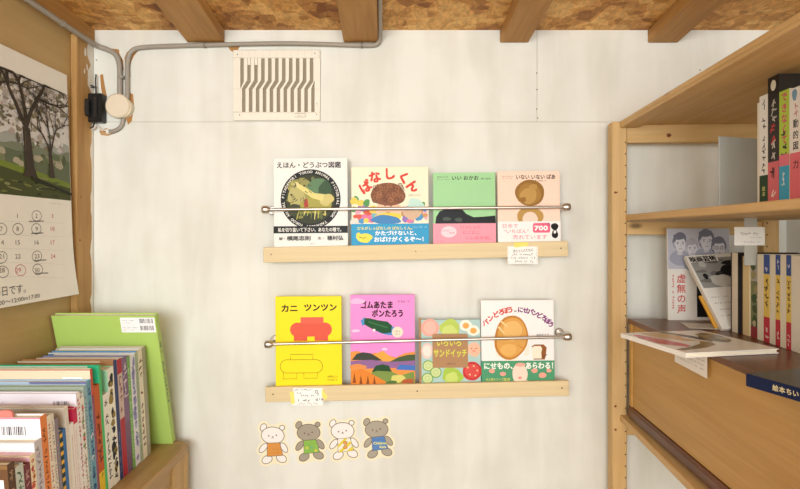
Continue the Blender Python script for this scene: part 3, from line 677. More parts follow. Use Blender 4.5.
# ------------------------------------------------------------------ paper bears on the wall
def paper_bear(label, ox, oy, lean, fur, shirt, shirt_art):
    """head centre at photo pixel (ox, oy)"""
    s = F/YB; o = thing('paper_bear', label, 'paper cutout', W(ox, oy, YB-.0001), (0, math.radians(lean), 0), 'paper bears under the lower ledge')
    fn = lambda u, v, off: (u/s, -off, -v/s)
    CRM = (240, 232, 202); LN = (110, 88, 76)
    shapes = [(-9.8, -7.6, 3.3, 4.2, 28), (9, -8.2, 2.9, 2.7, 0), (-8.8, 13, 3.2, 6, 38), (11.8, 11.6, 3.2, 5.8, -36), (-4.4, 24.4, 5.7, 4.1, -28), (9.8, 22.4, 5.7, 4.2, 24)]
    mb = MB()
    # cream backing sheet outline = blobs around every limb
    a = Art(mb, fn, eps=2e-5)
    for x, y, rx, ry, r in shapes: a.ell(x, y, rx+2.3, ry+2.3, CRM, r)
    a.ell(0, 0, 13.8, 11, CRM); a.poly([(-9, 6), (9, 6), (12, 26), (-8, 27)], CRM); a.ell(7, -7, 5, 6, CRM); a.ell(1.6, 24, 7, 5, CRM)
    a.l += 2
    for x, y, rx, ry, r in shapes: a.ell(x, y, rx, ry, LN, r); a.ell(x, y, rx-.65, ry-.65, fur, r)
    a.ell(0, 0, 11.8, 8.8, LN, n=36); a.ell(0, 0, 11.15, 8.15, fur, n=36)
    for x, y in ((-4, .6), (3.6, -.4)): a.ell(x, y, .75, .75, (120, 72, 66), n=12)
    a.line([(-1.2, 3), (0, 1.6), (1.3, 2.8)], .5, LN); a.ell(0, 1.3, .8, .5, LN, n=10)
    mb.build('paper_body', o)
    mb = MB(); a = Art(mb, lambda u, v, off: (u/s, -.0016-off, -v/s)); Q = [(-4.6, 8.6), (8.2, 7.4), (12, 20.4), (-4, 22.4)]
    Q = [(x-.6, y-1) for x, y in Q]; a.poly(Q, LN); k = [(sum(p[0] for p in Q)/4), sum(p[1] for p in Q)/4]
    a.poly([(x+(k[0]-x)*.06, y+(k[1]-y)*.06) for x, y in Q], shirt); shirt_art(a); mb.build('shirt', o)
def s1(a): a.scrib(.5, 13.4, 7, 1.3, (170, 112, 46), 4); a.scrib(-2.5, 17, 7.5, 1.4, (176, 118, 50), 6)
def s2(a):
    for x, y, c in ((-1.6, 15, (196, 200, 84)), (8, 13.6, (150, 190, 90)), (3, 14.6, (120, 176, 120)), (7.4, 17.6, (210, 204, 90)), (1, 12.4, (130, 180, 84))): a.blob(x, y, 1.6, 1.4, c, int(x*3+20))
def s3(a):
    for P in ([(-4.6, 13.6), (2, 7.2), (5.4, 6.9), (-4.6, 17)], [(-4.4, 20.6), (8.2, 9.4), (9, 12.4), (-1, 21)], [(3.4, 20.4), (10, 14.6), (10.8, 18.6), (9.4, 19.4)]): a.poly(P, (226, 208, 70))
    for y in (11.6, 15.8): a.ell(2.8, y, 2.2, 1.9, (160, 104, 48)); a.ell(2.8, y, 1.8, 1.5, (226, 162, 88))
def s4(a): a.scrib(-3, 10.2, 7, 1.2, (70, 100, 150), 4); a.text('Children', 3.2, 13.6, 3.4, (240, 234, 120), w=13.2, bold=.03); a.text('Kids', 6, 17.4, 3.2, (240, 234, 120), w=6.4, bold=.03)
WH, GR = (240, 236, 232), (166, 156, 140)
paper_bear('white paper bear in an orange shirt, leftmost of four bears on the wall', 272.8, 435.4, 3, WH, (214, 148, 74), s1)
paper_bear('grey paper bear in a green shirt on the white wall', 308.6, 432.6, 0, GR, (138, 184, 84), s2)
paper_bear('white paper bear in a yellow striped shirt with two orange buttons', 342.6, 431, 0, WH, (238, 234, 222), s3)
paper_bear('grey paper bear in a blue shirt, rightmost of four bears on the wall', 376.6, 429.4, -1, (172, 164, 148), (92, 134, 190), s4)

# ================================================================== left wall: calendar
XC = XL+.004; YR = -XC*F/(CX-66.6)          # depth of the calendar's right edge
o = thing('wall_calendar', 'large wall calendar with a photo of bare trees on the tan left wall', 'calendar', (XC, YR, ZC+.4262), (0, math.radians(-2.0), 0))
def cpt(u, v):                                # photo pixel on the calendar -> metres from its top right corner
    Y = -XC*F/(CX-u); zz = 0
    for _ in range(4):
        zz = (v-CY)*Y/F+.4262; Y = -(XC+.035*zz+curl(Y-YR, -zz))*F/(CX-u)
    return Y-YR, -zz
def curl(y, z): return .0006+.012*max(0, (-z-.42)/.17)**2*max(0, min(1, 1+y/.3))
HC = .592; WC = .50
mb = MB(); n = 14; vs = []; fs = []
for i in range(n+1):
    for j in range(n+1):
        y, z = -WC*(1-j/n), -HC*i/n; vs.append((curl(y, z), y, z))
for i in range(n):
    for j in range(n): k = i*(n+1)+j; fs.append((k, k+1, k+n+2, k+n+1))
PAPER = mat((238, 235, 226), .75, .15)
mb.add(vs, fs, PAPER, True); mb.add([(x-.0005, y, z) for x, y, z in vs], [f[::-1] for f in fs], PAPER, True)
def cfn(u, v, off): return (curl(u, v)+.0004+off, u, v)
A = Art(mb, cfn, eps=1e-5)
mb.build('calendar_sheet', o)
# the photograph: printed picture of trees on a meadow
mb = MB(); A = Art(mb, cfn, eps=1.5e-6)
z1, z2 = cpt(66.6, 94.8)[1], cpt(69, 200.6)[1]; yl = -WC+.012; yr = -.002
H = z1-z2
def bx(f, t): return (yl+(yr-yl)*f, z1-H*t)    # 0..1 across, 0..1 down the picture
wv = yr-yl
vis0 = (cpt(0, 100)[0]-yl)/wv                  # visible share starts here
def vx_(k): return vis0+(1-vis0)*k             # k 0..1 over the part in view
def Q(*P): return [bx(vx_(a), b) for a, b in P]
A.poly([bx(0, 0), bx(1, 0), bx(1, 1), bx(0, 1)], (214, 212, 210))
R = random.Random(5)
def hills(t0, amp, c, sd):
    r = random.Random(sd); ph = r.uniform(0, 6); P = [bx(i/40, t0+amp*(math.sin(i*.42+ph)+.5*math.sin(i*1.1+ph))) for i in range(41)]
    A.poly(P+[bx(1, .9), bx(0, .9)], c)
hills(.50, .02, (164, 168, 164), 1); hills(.56, .02, (122, 130, 110), 2); hills(.64, .015, (98, 108, 84), 4)
for i in range(36): x, y = bx(R.uniform(.04, .95), R.uniform(.62, .74)); A.blob(x, y, R.uniform(.008, .022), R.uniform(.006, .014), R.choice([(120, 128, 96), (150, 148, 120), (98, 110, 80), (172, 166, 144), (84, 94, 66)]), i)
A.poly([bx(0, .70), bx(.4, .72), bx(.7, .77), bx(1, .84), bx(1, 1), bx(0, 1)], (116, 134, 52))
A.poly([bx(0, .735), bx(.4, .765), bx(.7, .83), bx(1, .885), bx(1, 1), bx(0, 1)], (72, 78, 42))
for i in range(60): x, y = bx(R.uniform(.06, .92), R.uniform(.83, .985)); A.ell(x, y, R.uniform(.006, .03), R.uniform(.0015, .004), R.choice([(112, 120, 64), (58, 62, 36), (88, 94, 50), (132, 134, 86), (48, 52, 32)]), R.uniform(-8, 8), 10)
# crowns of twigs and blossom haze
for i in range(1000):
    x, y = bx(R.uniform(.04, .96), abs(R.gauss(.0, .25))+.035); 
    if y < z1-H*.58: continue
    A.blob(x, y, R.uniform(.003, .012), R.uniform(.002, .008), R.choice([(190, 182, 178), (172, 162, 154), (150, 140, 128), (132, 124, 104), (224, 222, 220), (166, 160, 138), (206, 200, 198), (120, 114, 90), (214, 210, 208), (104, 98, 80)]), i, .25, 12)
def twig(p, ang, ln, w, d, c):
    P = [p]; a = ang
    for k in range(4):
        a += R.uniform(-.18, .18); q = (P[-1][0]+math.cos(a)*ln/4, P[-1][1]+math.sin(a)*ln/4); P.append(q)
    P = [(min(yr-.001, max(yl, x)), min(z1-.001, y)) for x, y in P]
    A.line(P, [w*(1-.1*k) for k in range(5)], c)
    if d > 0:
        for s_ in (-1, 1, R.choice((-1.4, 1.5))): twig(P[R.choice((3, 4))], a+s_*R.uniform(.25, .65), ln*R.uniform(.55, .8), w*.52, d-1, c)
TR = (66, 56, 46)
def trunk(k, tb, tt, w0, w1, dx):
    x, yb = bx(vx_(k), tb); x2, yt = bx(vx_(k+dx), tt)
    A.poly([(x-w0*.75, yb-.004), (x+w0*.8, yb-.004), (x+w0*.45, yb+.02), (x2+w1*.5, yt), (x2-w1*.5, yt), (x-w0*.5, yb+.02)], TR); return x2, yt
for k, tb, tt, w0, w1, dx in ((.36, .82, .42, .034, .026, -.04), (.68, .80, .60, .016, .012, -.01), (-.3, .8, .45, .03, .02, .02)):
    p = trunk(k, tb, tt, w0, w1, dx)
    for ang, l in ((2.05, .13), (1.62, .14), (1.15, .12)): twig(p, ang, l*(1 if w0 > .02 else .6), w1*.55, 4 if w0 > .02 else 3, TR)
    for i in range(4): x, y = p; A.line([(x+w1*R.uniform(-.4, .2), y-.01), (x+w1*R.uniform(-.4, .2), y-H*.2)], .0012, (92, 82, 68))
A.poly([bx(vx_(.36), .82), bx(vx_(.5), .84), bx(1, .93), bx(1, .955), bx(vx_(.4), .86)], (46, 48, 32))
mb.build('calendar_photo', o)
# the dates
mb = MB(); A = Art(mb, cfn, eps=6e-6)
GY, RD = (112, 108, 106), (206, 112, 110)
cols = [(-17.5, 0), (1.2, 1), (17.6, 2), (36.6, 3), (52.4, 4)]; 
hz = .015
def num(t, x, y, c): u, v = cpt(x, y); A.mb = mb; ctext(t, u, v, hz, c)
def ctext(t, u, v, h, c, rot=0, w=None, bold=0.0):
    V, Fc = glyphs(t, bold); xs = [p[0] for p in V]; ys = [p[1] for p in V]; cx, cy = (min(xs)+max(xs))/2, (min(ys)+max(ys))/2
    sx = w/(max(xs)-min(xs)) if w else h*1.3; r = math.radians(rot)
    A.raw([(u+(a-cx)*sx*math.cos(r)-(b-cy)*h*math.sin(r), v+(a-cx)*sx*math.sin(r)+(b-cy)*h*math.cos(r)) for a, b in V], Fc, c)
rows = [(216, ['', '', '1', '2', '3']), (229, ['6', '7', '8', '9', '10']), (242.6, ['13', '14', '15', '16', '17']), (256.4, ['20', '21', '22', '23', '24']), (270.4, ['27', '28', '29', '30', ''])]
xs_ = [-17, 1.3, 17.6, 36.6, 52.6]
for ry, rr in rows:
    for x, t in zip(xs_, rr):
        if t: num(t, x+(ry-242)*.012, ry, RD if (x > 45 or t == '29') else GY)
K = (70, 68, 72)
def circ(x, y, c=K, w=.0034):
    u, v = cpt(x, y); A.ring(u, v, .0175, .0128, .0013, c, R.uniform(-12, 12), 30)
for x, y in ((36.6, 216), (1, 229), (17.8, 229), (36.2, 229), (1.3, 257.6), (36.8, 256.4), (2.6, 272), (37.6, 269.6)): circ(x, y)
circ(20.4, 270.4, (196, 92, 80))
for x0, x1, y in ((28.6, 43.6, 222), (31, 43, 234), (33.6, 46, 261), (35.8, 48, 274)):
    a, b = cpt(x0, y), cpt(x1, y-.6); A.line([a, b], .0009, K)
    P = [(a[0]+(b[0]-a[0])*i/9, a[1]+(b[1]-a[1])*i/9+(.0022 if i % 2 else .0004)) for i in range(10)]; A.line(P, .0012, K)
for ry in (222.5, 236, 249.6, 263.6, 277.4):
    a, b = cpt(-8, ry-1.6), cpt(64, ry+.8); A.line([a, b], .0005, (206, 202, 196))
u, v = cpt(10, 290.6); ctext('の日です。', u, v, .024, K, 0, .098, .0)
u, v = cpt(17, 300); ctext('13:00〜12:00m17:00', u, v, .014, K, 1, .15, .0)
u, v = cpt(56, 203.8); A.scrib(u-.03, v, u+.03, .0028, (140, 138, 136), 4)
mb.build('calendar_dates', o)

# ================================================================== low bookcase on the left with its books
ZS = ZC-.585
o = thing('low_bookcase', 'low brown wooden bookcase in the left corner under the calendar, full of books on top', 'bookcase', (0, 0, 0))
XF = -.588; YE = 1.55
mb = MB(); t = .024
# top board with a rounded far corner
P = [(XL+.001, -.4), (XF, -.4)]; rr = .028
P += [(XF-rr+rr*math.cos(a), YE-rr+rr*math.sin(a)) for a in [PI/2*k/8 for k in range(9)]]; P += [(XL+.001, YE)]
n = len(P); e_ = .004; cxp = lambda x: x-e_ if x > XF-.2 else x
vs = [(cxp(x), y, ZS) for x, y in P]+[(x, y, ZS-e_) for x, y in P]+[(x, y, ZS-t) for x, y in P]
mb.add(vs, [list(range(n)), list(range(2*n, 3*n))[::-1]]+[(j*n+i, (j+1)*n+i, (j+1)*n+(i+1) % n, j*n+(i+1) % n) for j in (0, 1) for i in range(n)], DESK)
mb.build('top_board', o)
mb = MB(); mb.rbox(XL+.002, XF-.004, YE-.03, YE-.005, .0, ZS-t, DESKZ, .002); mb.build('end_panel', o)
mb = MB(); mb.rbox(XL+.002, XF-.004, -.39, -.365, .0, ZS-t, DESKZ, .002); mb.build('end_panel', o)
mb = MB(); mb.rbox(XF-.03, XF-.006, 1.455, YE-.03, .0, ZS-t, DESKZ, .002); mb.build('stile', o)
mb = MB(); mb.rbox(XF-.034, XF-.014, -.365, 1.455, ZS-t-.06, ZS-t, DESK, .002); mb.build('top_rail', o)
for z in (.05, .40): mb = MB(); mb.rbox(XL+.004, XF-.034, -.364, YE-.031, z, z+.02, DESK, .002); mb.build('shelf_board', o)
mb = MB(); mb.rbox(XL+.002, XL+.01, -.364, YE-.031, .0, ZS-t, DESK, .002); mb.build('back_panel', o)

LEAN = .115; XS = -.66
def Ypx(px, x=XS): return -x*F/(CX-px)
BW = (246, 244, 240)
def label_(a, x0, y0, x1, y1, rows=1, seed=1):
    a = a.sub('barcode_label'); a.rect(x0, y0, x1, y1, (248, 247, 246)); h = (y1-y0)/rows
    for r_ in range(rows): a.barcode(x0+(x1-x0)*.12, y0+h*(r_+.16), x1-(x1-x0)*.12, y0+h*(r_+.74), seed+r_)
def sp_text(c, seed, m0=.06, m1=.94, sz=.62):
    return lambda a, T, H: a.vscrib(T*.5, H*m0, H*m1, T*sz, c, seed)
def sp_mix(*ops):
    def f(a, T, H):
        for q in ops: q(a, T, H)
    return f
def band_(f0, f1, c): return lambda a, T, H: a.rect(0, H*f0, T, H*f1, c)
def pics(c, seed, n=12):
    def f(a, T, H):
        r = random.Random(seed)
        for i in range(n): a.blob(T*r.uniform(.3, .7), H*r.uniform(.05, .95), T*r.uniform(.2, .38), T*r.uniform(.25, .5), r.choice(c), i)
    return f
def checks(a, T, H):
    k = 0; y = 0
    a.rect(0, 0, T*.5, H, (40, 60, 66)); a.rect(T*.5, 0, T, H, (60, 116, 178))
    while y < H: a.rect(T*.04, y+5, T*.48, y+13, (232, 182, 62)); y += 18
# px = photo column where the near cover meets the spine (top), top = photo row of the top edge
# (px, top, width, cover, spine, spine art, cover art, label)
def code(w0, w1, z0, z1, seed=1, rows=1):   # barcode label on the near cover, millimetres from its top right corner
    return lambda a, w, h: label_(a, w-w1, z0, w-w0, z1, rows, seed)
def bare_code(w0, w1, z0, z1, seed=1): return lambda a, w, h: a.barcode(w-w1, z0, w-w0, z1, seed)
def top_strip(c, hh): return lambda a, w, h: a.rect(0, 0, w, hh, c)
def cmix(*ops):
    def f(a, w, h):
        for q in ops: q(a, w, h)
    return f
def mark(x0, x1, z, hh, c, seed): return lambda a, w, h: a.scrib(w-x1, z, w-x0, hh, c, seed)
BOOKS = [
 (7.0, 466, .165, (112, 82, 58), (96, 70, 52), sp_text((190, 160, 120), 3), cmix(top_strip((142, 108, 72), 7), code(8, 60, 26, 52, 3)), 'brown book with a white barcode label, nearest book of the bookcase row'),
 (15.0, 468.5, .16, (176, 182, 172), (198, 206, 194), sp_text((90, 130, 100), 4), cmix(top_strip((96, 78, 60), 6), code(4, 24, 12, 70, 5)), 'thin pale green book second nearest in the bookcase row'),
 (23.5, 467, .16, (126, 64, 70), (120, 60, 66), sp_text((206, 170, 160), 5), None, 'maroon book directly in front of the pink one on the bookcase'),
 (29.5, 456.5, .17, (222, 176, 190), (240, 226, 190), sp_mix(pics([(206, 80, 84), (214, 160, 90)], 4, 9), sp_text((190, 72, 70), 6, .05, .95, .7)), cmix(top_strip((236, 220, 176), 2), lambda a, w, h: a.rect(0, 26, w, h, (150, 100, 106))), 'pink book with a cream and red spine on the bookcase'),
 (34.0, 443, .172, (240, 240, 244), (206, 200, 204), sp_text((150, 140, 150), 7), cmix(bare_code(28, 64, 18, 30, 7), top_strip((226, 222, 222), 3)), 'small white book with a bare barcode directly behind the pink book'),
 (39.8, 418, .19, (240, 240, 246), (230, 138, 74), sp_text((132, 70, 40), 8, .1, .95, .55), cmix(bare_code(27, 72, 17, 34, 8), bare_code(30, 68, 48, 53, 9), top_strip((216, 150, 170), 3)), 'tall white book with an orange spine and a barcode on the bookcase'),
 (46.6, 417, .18, (222, 214, 200), (234, 226, 208), sp_text((184, 92, 84), 10), None, 'cream book with small red spine lettering behind the orange-spined one'),
 (50.6, 415, .18, (214, 206, 192), (226, 218, 204), sp_text((96, 86, 82), 11), None, 'cream book with dark spine lettering beside the purple-grey spine'),
 (54.2, 420, .18, (150, 140, 146), (142, 132, 142), sp_text((176, 168, 174), 12, .2, .9, .4), code(0, 24, 1, 10, 4), 'book with a plain purple-grey spine on the bookcase'),
 (59.0, 432.8, .15, (60, 110, 166), (60, 116, 178), checks, None, 'low blue book with a yellow and dark checkered spine'),
 (64.0, 408, .20, (190, 178, 164), (232, 226, 214), sp_text((206, 200, 190), 14, .1, .9, .4), cmix(top_strip((206, 196, 180), 3), mark(120, 180, 6, 3, (160, 80, 80), 3)), 'tan-covered book with a pale spine behind the blue checkered one'),
 (69.2, 425, .17, (238, 234, 228), (240, 238, 232), sp_text((196, 150, 150), 15, .1, .9, .35), None, 'plain white book with a thin blank spine, lower than the magenta one behind it'),
 (72.6, 409.6, .18, (206, 48, 88), (240, 236, 232), sp_mix(band_(0, .14, (204, 44, 84)), sp_text((206, 170, 180), 16, .2, .95, .4)), None, 'white-spined book with a magenta top on the bookcase'),
 (75.8, 394, .215, (232, 228, 238), (244, 242, 240), sp_mix(sp_text((200, 60, 90), 17, .05, .95, .75), sp_text((90, 80, 96), 18, .3, .9, .35)), cmix(bare_code(14, 48, 16, 28, 8), mark(150, 200, 18, 4, (170, 168, 178), 3), lambda a, w, h: a.rect(w-150, h*.12+4, w-95, h*.12+10, (186, 70, 84))), 'tall white book with red marks on its spine and a barcode near its corner'),
 (80.0, 399, .19, (226, 222, 214), (238, 236, 228), sp_mix(pics([(220, 90, 100), (120, 150, 90), (200, 190, 180)], 7, 14), sp_text((130, 110, 110), 19)), None, 'white-spined book with red and green pictures in front of the grey-green one'),
 (83.2, 387, .215, (158, 172, 156), (150, 186, 196), sp_text((86, 110, 120), 20), code(2, 52, 13, 30, 9), 'grey-green book with a white barcode label at its top corner'),
 (86.2, 382, .22, (170, 192, 216), (110, 166, 190), sp_mix(pics([(60, 100, 150), (210, 220, 226), (80, 130, 170)], 8, 12), sp_text((50, 70, 110), 21)), lambda a, w, h: a.rect(w-120, 0, w, 5, (112, 116, 156)), 'light blue book with a blue lettered spine on the bookcase'),
 (89.8, 369.8, .225, (232, 218, 190), (142, 80, 110), sp_mix(band_(0, .2, (206, 84, 66)), sp_text((200, 170, 190), 22, .25, .95, .4)), cmix(code(18, 60, 17, 38, 11), mark(74, 130, 22, 3.5, (172, 152, 130), 4), top_strip((190, 110, 110), 2)), 'tall cream book with a barcode label and a purple spine with a red top'),
 (93.4, 387.6, .18, (176, 86, 44), (196, 96, 46), sp_mix(sp_text((110, 46, 24), 23, .03, .66, .85), band_(.78, 1, (232, 200, 62)), sp_text((110, 110, 40), 24, .8, .96, .6)), None, 'orange-brown spined book with a yellow foot beside the green one'),
 (98.0, 366.5, .235, (58, 190, 146), (86, 196, 120), sp_text((60, 160, 96), 25, .35, .6, .3), lambda a, w, h: a.rect(0, 0, w*.9, 3.2, (226, 232, 214)), 'tall emerald green book on the bookcase'),
 (102.6, 396, .19, (226, 226, 218), (238, 236, 228), sp_text((52, 50, 52), 27, .08, .9, .6), top_strip((40, 40, 42), 3), 'lower white-spined book with black lettering between green and mint books'),
 (107.0, 370, .22, (160, 214, 180), (240, 240, 228), sp_mix(pics([(36, 34, 40), (36, 34, 40), (150, 130, 70)], 9, 16), sp_text((40, 38, 44), 28, .5, .95, .7)), top_strip((214, 232, 214), 3), 'mint-covered book with black pictures on its white spine'),
 (113.0, 361.6, .22, (166, 122, 84), (54, 66, 116), sp_text((120, 130, 160), 29, .6, .95, .5), lambda a, w, h: pics([(190, 90, 60), (214, 180, 140), (120, 80, 50)], 3, 6)(a, 60, h*.1) if False else a.rect(0, 0, w*.86, 3, (222, 208, 186)), 'brown-covered book with a navy blue spine on the bookcase'),
 (116.6, 361, .20, (206, 196, 184), (176, 54, 66), sp_mix(band_(.12, .5, (206, 186, 176)), sp_text((140, 80, 90), 31, .14, .5, .7)), None, 'book with a red spine between the navy and the purple spines'),
 (121.4, 359, .20, (120, 130, 170), (132, 104, 138), sp_mix(sp_text((226, 216, 226), 32, .06, .45, .75), band_(.56, 1, (122, 94, 122))), None, 'book with a purple spine and white lettering on the bookcase'),
 (126.6, 357.6, .21, (40, 70, 140), (122, 176, 92), sp_text((226, 232, 210), 33, .1, .9, .5), top_strip((92, 136, 200), 4), 'dark blue covered book with a thin green spine'),
 (129.6, 357, .20, (216, 220, 230), (228, 228, 236), sp_mix(pics([(150, 150, 200), (180, 190, 214)], 11, 18), sp_text((110, 104, 150), 34, .1, .9, .5)), None, 'white book with lilac patterned spine at the far part of the row'),
 (134.6, 353, .215, (92, 150, 200), (170, 184, 158), sp_text((120, 130, 104), 35, .1, .9, .5), top_strip((226, 232, 236), 3), 'blue-covered book with a grey-green spine at the far part of the row'),
 (137.6, 351, .21, (214, 218, 222), (234, 226, 206), sp_text((120, 78, 54), 36, .08, .9, .8), top_strip((70, 130, 190), 3), 'cream-spined book with brown lettering at the far part of the row'),
 (141.6, 348.6, .22, (196, 190, 172), (168, 164, 148), sp_text((196, 190, 174), 37, .2, .9, .3), None, 'greyish book at the far end of the row, touching the big lime book'),
]
geo = []
for b_ in BOOKS:
    Y0 = Ypx(b_[0]); hz_ = (ZC-(b_[1]-CY)*Y0/F)-ZS; geo.append([Y0+hz_*math.tan(LEAN), hz_/math.cos(LEAN)])
geo.append([1.464, 0])
for i in range(1, len(geo)): geo[i][0] = max(geo[i][0], geo[i-1][0]+.0062)
for i, (px, top, w, cov, spn, sart, cart, lab) in enumerate(BOOKS):
    yb, h = geo[i]; t = (geo[i+1][0]-yb)*math.cos(LEAN)-.0006
    w = min(w, XS-XL-.004)
    front = (lambda f_, w_, h_: (lambda a: f_(a, w_*1000, h_*1000)))(cart, w, h) if cart else None
    book('book', lab, 'book', (XS-w, yb, ZS+.0004), (LEAN, 0, 0), w, h, t, cov, spn, 'R', t > .007, front=front, spine_art=sart, px=(0, h*1000, 1000.0), group='books standing in a row on the low bookcase')
# small salmon bookmark flag sticking out on top
o = thing('paper_flag', 'salmon paper tab lying on top of the white orange-spined book', 'paper tab', (0, 0, 0))
Yq = Ypx(39.8)+.004; Zq = ZC-(417.6-CY)*Yq/F
mb = MB(); P = [W(-3, 411.5, Yq), W(7, 410, Yq), W(11.5, 411.8, Yq), W(12.8, 417.4, Yq), W(-3, 417.4, Yq)]
mb.add([Vector(p) for p in P]+[Vector(p)+Vector((0, .004, .0)) for p in P], [list(range(5)), list(range(5, 10))[::-1]]+[(i, 5+i, 5+(i+1) % 5, (i+1) % 5) for i in range(5)], mat((228, 132, 122), .7)); mb.build('tab', o)
# the big lime green book leaning at the end of the row
Yt, xr = 1.42, -.63
zt = ZC-(316-CY)*Yt/F; hh = zt-ZS; yb = 1.53; ln = math.atan2(yb-Yt, hh); h = math.hypot(hh, yb-Yt)
def lime(a):
    w_, h_ = .268*1000, h*1000
    a = a.sub('barcode_label'); a.rect(w_-92, 5, w_-3, 47, (246, 245, 248))
    for k in (0, 1): a.scrib(w_-88, 13+k*20, w_-52, 4.2, (150, 150, 160), 3+k); a.barcode(w_-42, 8+k*20, w_-8, 21+k*20, 5+k)
    a.scrib(w_-88, 20, w_-60, 3, (170, 170, 178), 8); a.scrib(w_-88, 40, w_-60, 3, (120, 120, 130), 9)
def lime_sp(a, T, H): a.vscrib(T*.5, H*.2, H*.66, T*.6, (60, 62, 92), 5)
book('picture_book', 'big lime green book with a white barcode label leaning behind the bookcase row', 'book', (xr-.268, yb, ZS+.0004), (ln, 0, .0), .268, h, .019, (176, 206, 108), (172, 202, 104), 'R', True, front=lime, spine_art=lime_sp, px=(0, h*1000, 1000.0))

# ================================================================== shelving unit on the right
SO = Vector((.588, 1.53, 0)); TH = math.radians(-3.83); cT, sT = math.cos(TH), math.sin(TH)
def SW(lx, ly, z): return (SO.x+cT*lx-sT*ly, SO.y+sT*lx+cT*ly, z)
def ly_at(px, lx):
    k = (px-CX)/F
    return (SO.x+cT*lx-k*(SO.y+sT*lx))/(k*cT+sT)
def py_z(py, lx, ly): return ZC-(py-CY)*SW(lx, ly, 0)[1]/F
DPT = .445; LNG = .95
unit = thing('shelving_unit', 'open pine shelving unit with pin holes standing along the right side', 'shelf', (SO.x, SO.y, 0), (0, 0, TH))
HOLE = mat((74, 48, 28), .8)
ZTOP = ZC+.3095
for ly0 in (0, -LNG):
    for lx0 in (0, DPT-.041):
        mb = MB(); mb.rbox(lx0, lx0+.041, ly0, ly0+.04, 0, ZTOP, PINE_Z, .003)
        hx = lx0+(.036 if lx0 == 0 else .008)
        fn = lambda u, v, off: (u, ly0-.0001-off, v)
        a = Art(mb, fn, eps=2e-6); z = ZC+.155-.032*46
        while z < ZTOP-.05: a.ell(hx, z, .0021, .0021, HOLE, 0, 10); z += .032
        if lx0 == 0 and ly0 == 0:
            for z in (ZC+.112, ZC-.48, ZC-.545): a.blob(.009, z, .0035, .0035, mat((150, 94, 48), .6), int(z*50)); a.ell(.009, z, .0014, .0014, HOLE)
            a.ell(.014, ZC+.113, .0016, .0016, HOLE)
        mb.build('post', unit)
    for z0, z1 in ((ZC+.2505, ZC+.3055), (ZC-.005, ZC+.0315), (ZC-.562, ZC-.522), (.12, .16)):
        mb = MB(); mb.rbox(.0412, DPT-.0412, ly0+.006, ly0+.03, z0, z1, PINE_X, .002)
        if z0 > ZC+.2:
            a = Art(mb, lambda u, v, off: (u, ly0+.0058-off, v)); a.blob(.155, ZC+.27, .006, .006, mat((136, 84, 44), .6), 4); a.ell(.155, ZC+.27, .003, .003, mat((96, 56, 30), .6))
        mb.build('side_rail', unit)
def board(z1, th, bat, lx0=.0205, lx1=DPT-.01):
    mb = MB()
    mb.rbox(lx0, lx1, -LNG-.0015+.045, -.0015, z1-th+bat, z1, PINE_Y, .002)
    if bat:
        mb.rbox(lx0, lx0+.05, -LNG-.0015+.046, -.003, z1-th, z1-th+bat, PINE_Y, .0015); mb.rbox(lx1-.05, lx1, -LNG-.0015+.046, -.003, z1-th, z1-th+bat, PINE_Y, .0015)
    mb.build('shelf_board', unit)
Z1, Z2, Z3 = ZC+.3095, ZC+.0505, ZC-.503
board(Z1, .0185, .007); board(Z2, .0165, 0, .036); board(Z3, .017, 0)
# bookend and books on the upper shelf
LXB = .142
o = thing('bookend', 'plain grey upright bookend sheet left of the books on the upper right shelf', 'bookend', SW(LXB, ly_at(718, LXB), Z2+.0004), (0, 0, TH+math.radians(20)))
gm = mat((176, 178, 172), .45)
mb = MB(); mb.rbox(0, .16, -.0035, .0, 0, .165, gm, .0008); mb.build('upright', o)
mb = MB(); mb.rbox(0, .12, .0002, .07, 0, .0018, gm, .0005); mb.build('foot', o)
def spine_books(defs, lx, zsh, grp):
    for (pa, pb, top, w, cov, spn, sart, lab, dx) in defs:
        la, lb = ly_at(pa, lx), ly_at(pb, lx); t = la-lb-.0005
        zt = ZC-(top-CY)*SW(lx+dx, (la+lb)/2, 0)[1]/F; h = zt-zsh
        book('book', lab, 'book', SW(lx+dx, lb, zsh+.0004), (0, 0, TH), w, h, t, cov, spn, 'L', t > .03, spine_art=sart, group=grp)
def vt(s, f, y0, sz, c, step=None, b=.02): return lambda a, T, H: a.vert(s, T*f, H*y0, sz*T, c, step=(step or sz*1.02)*T, bold=b)
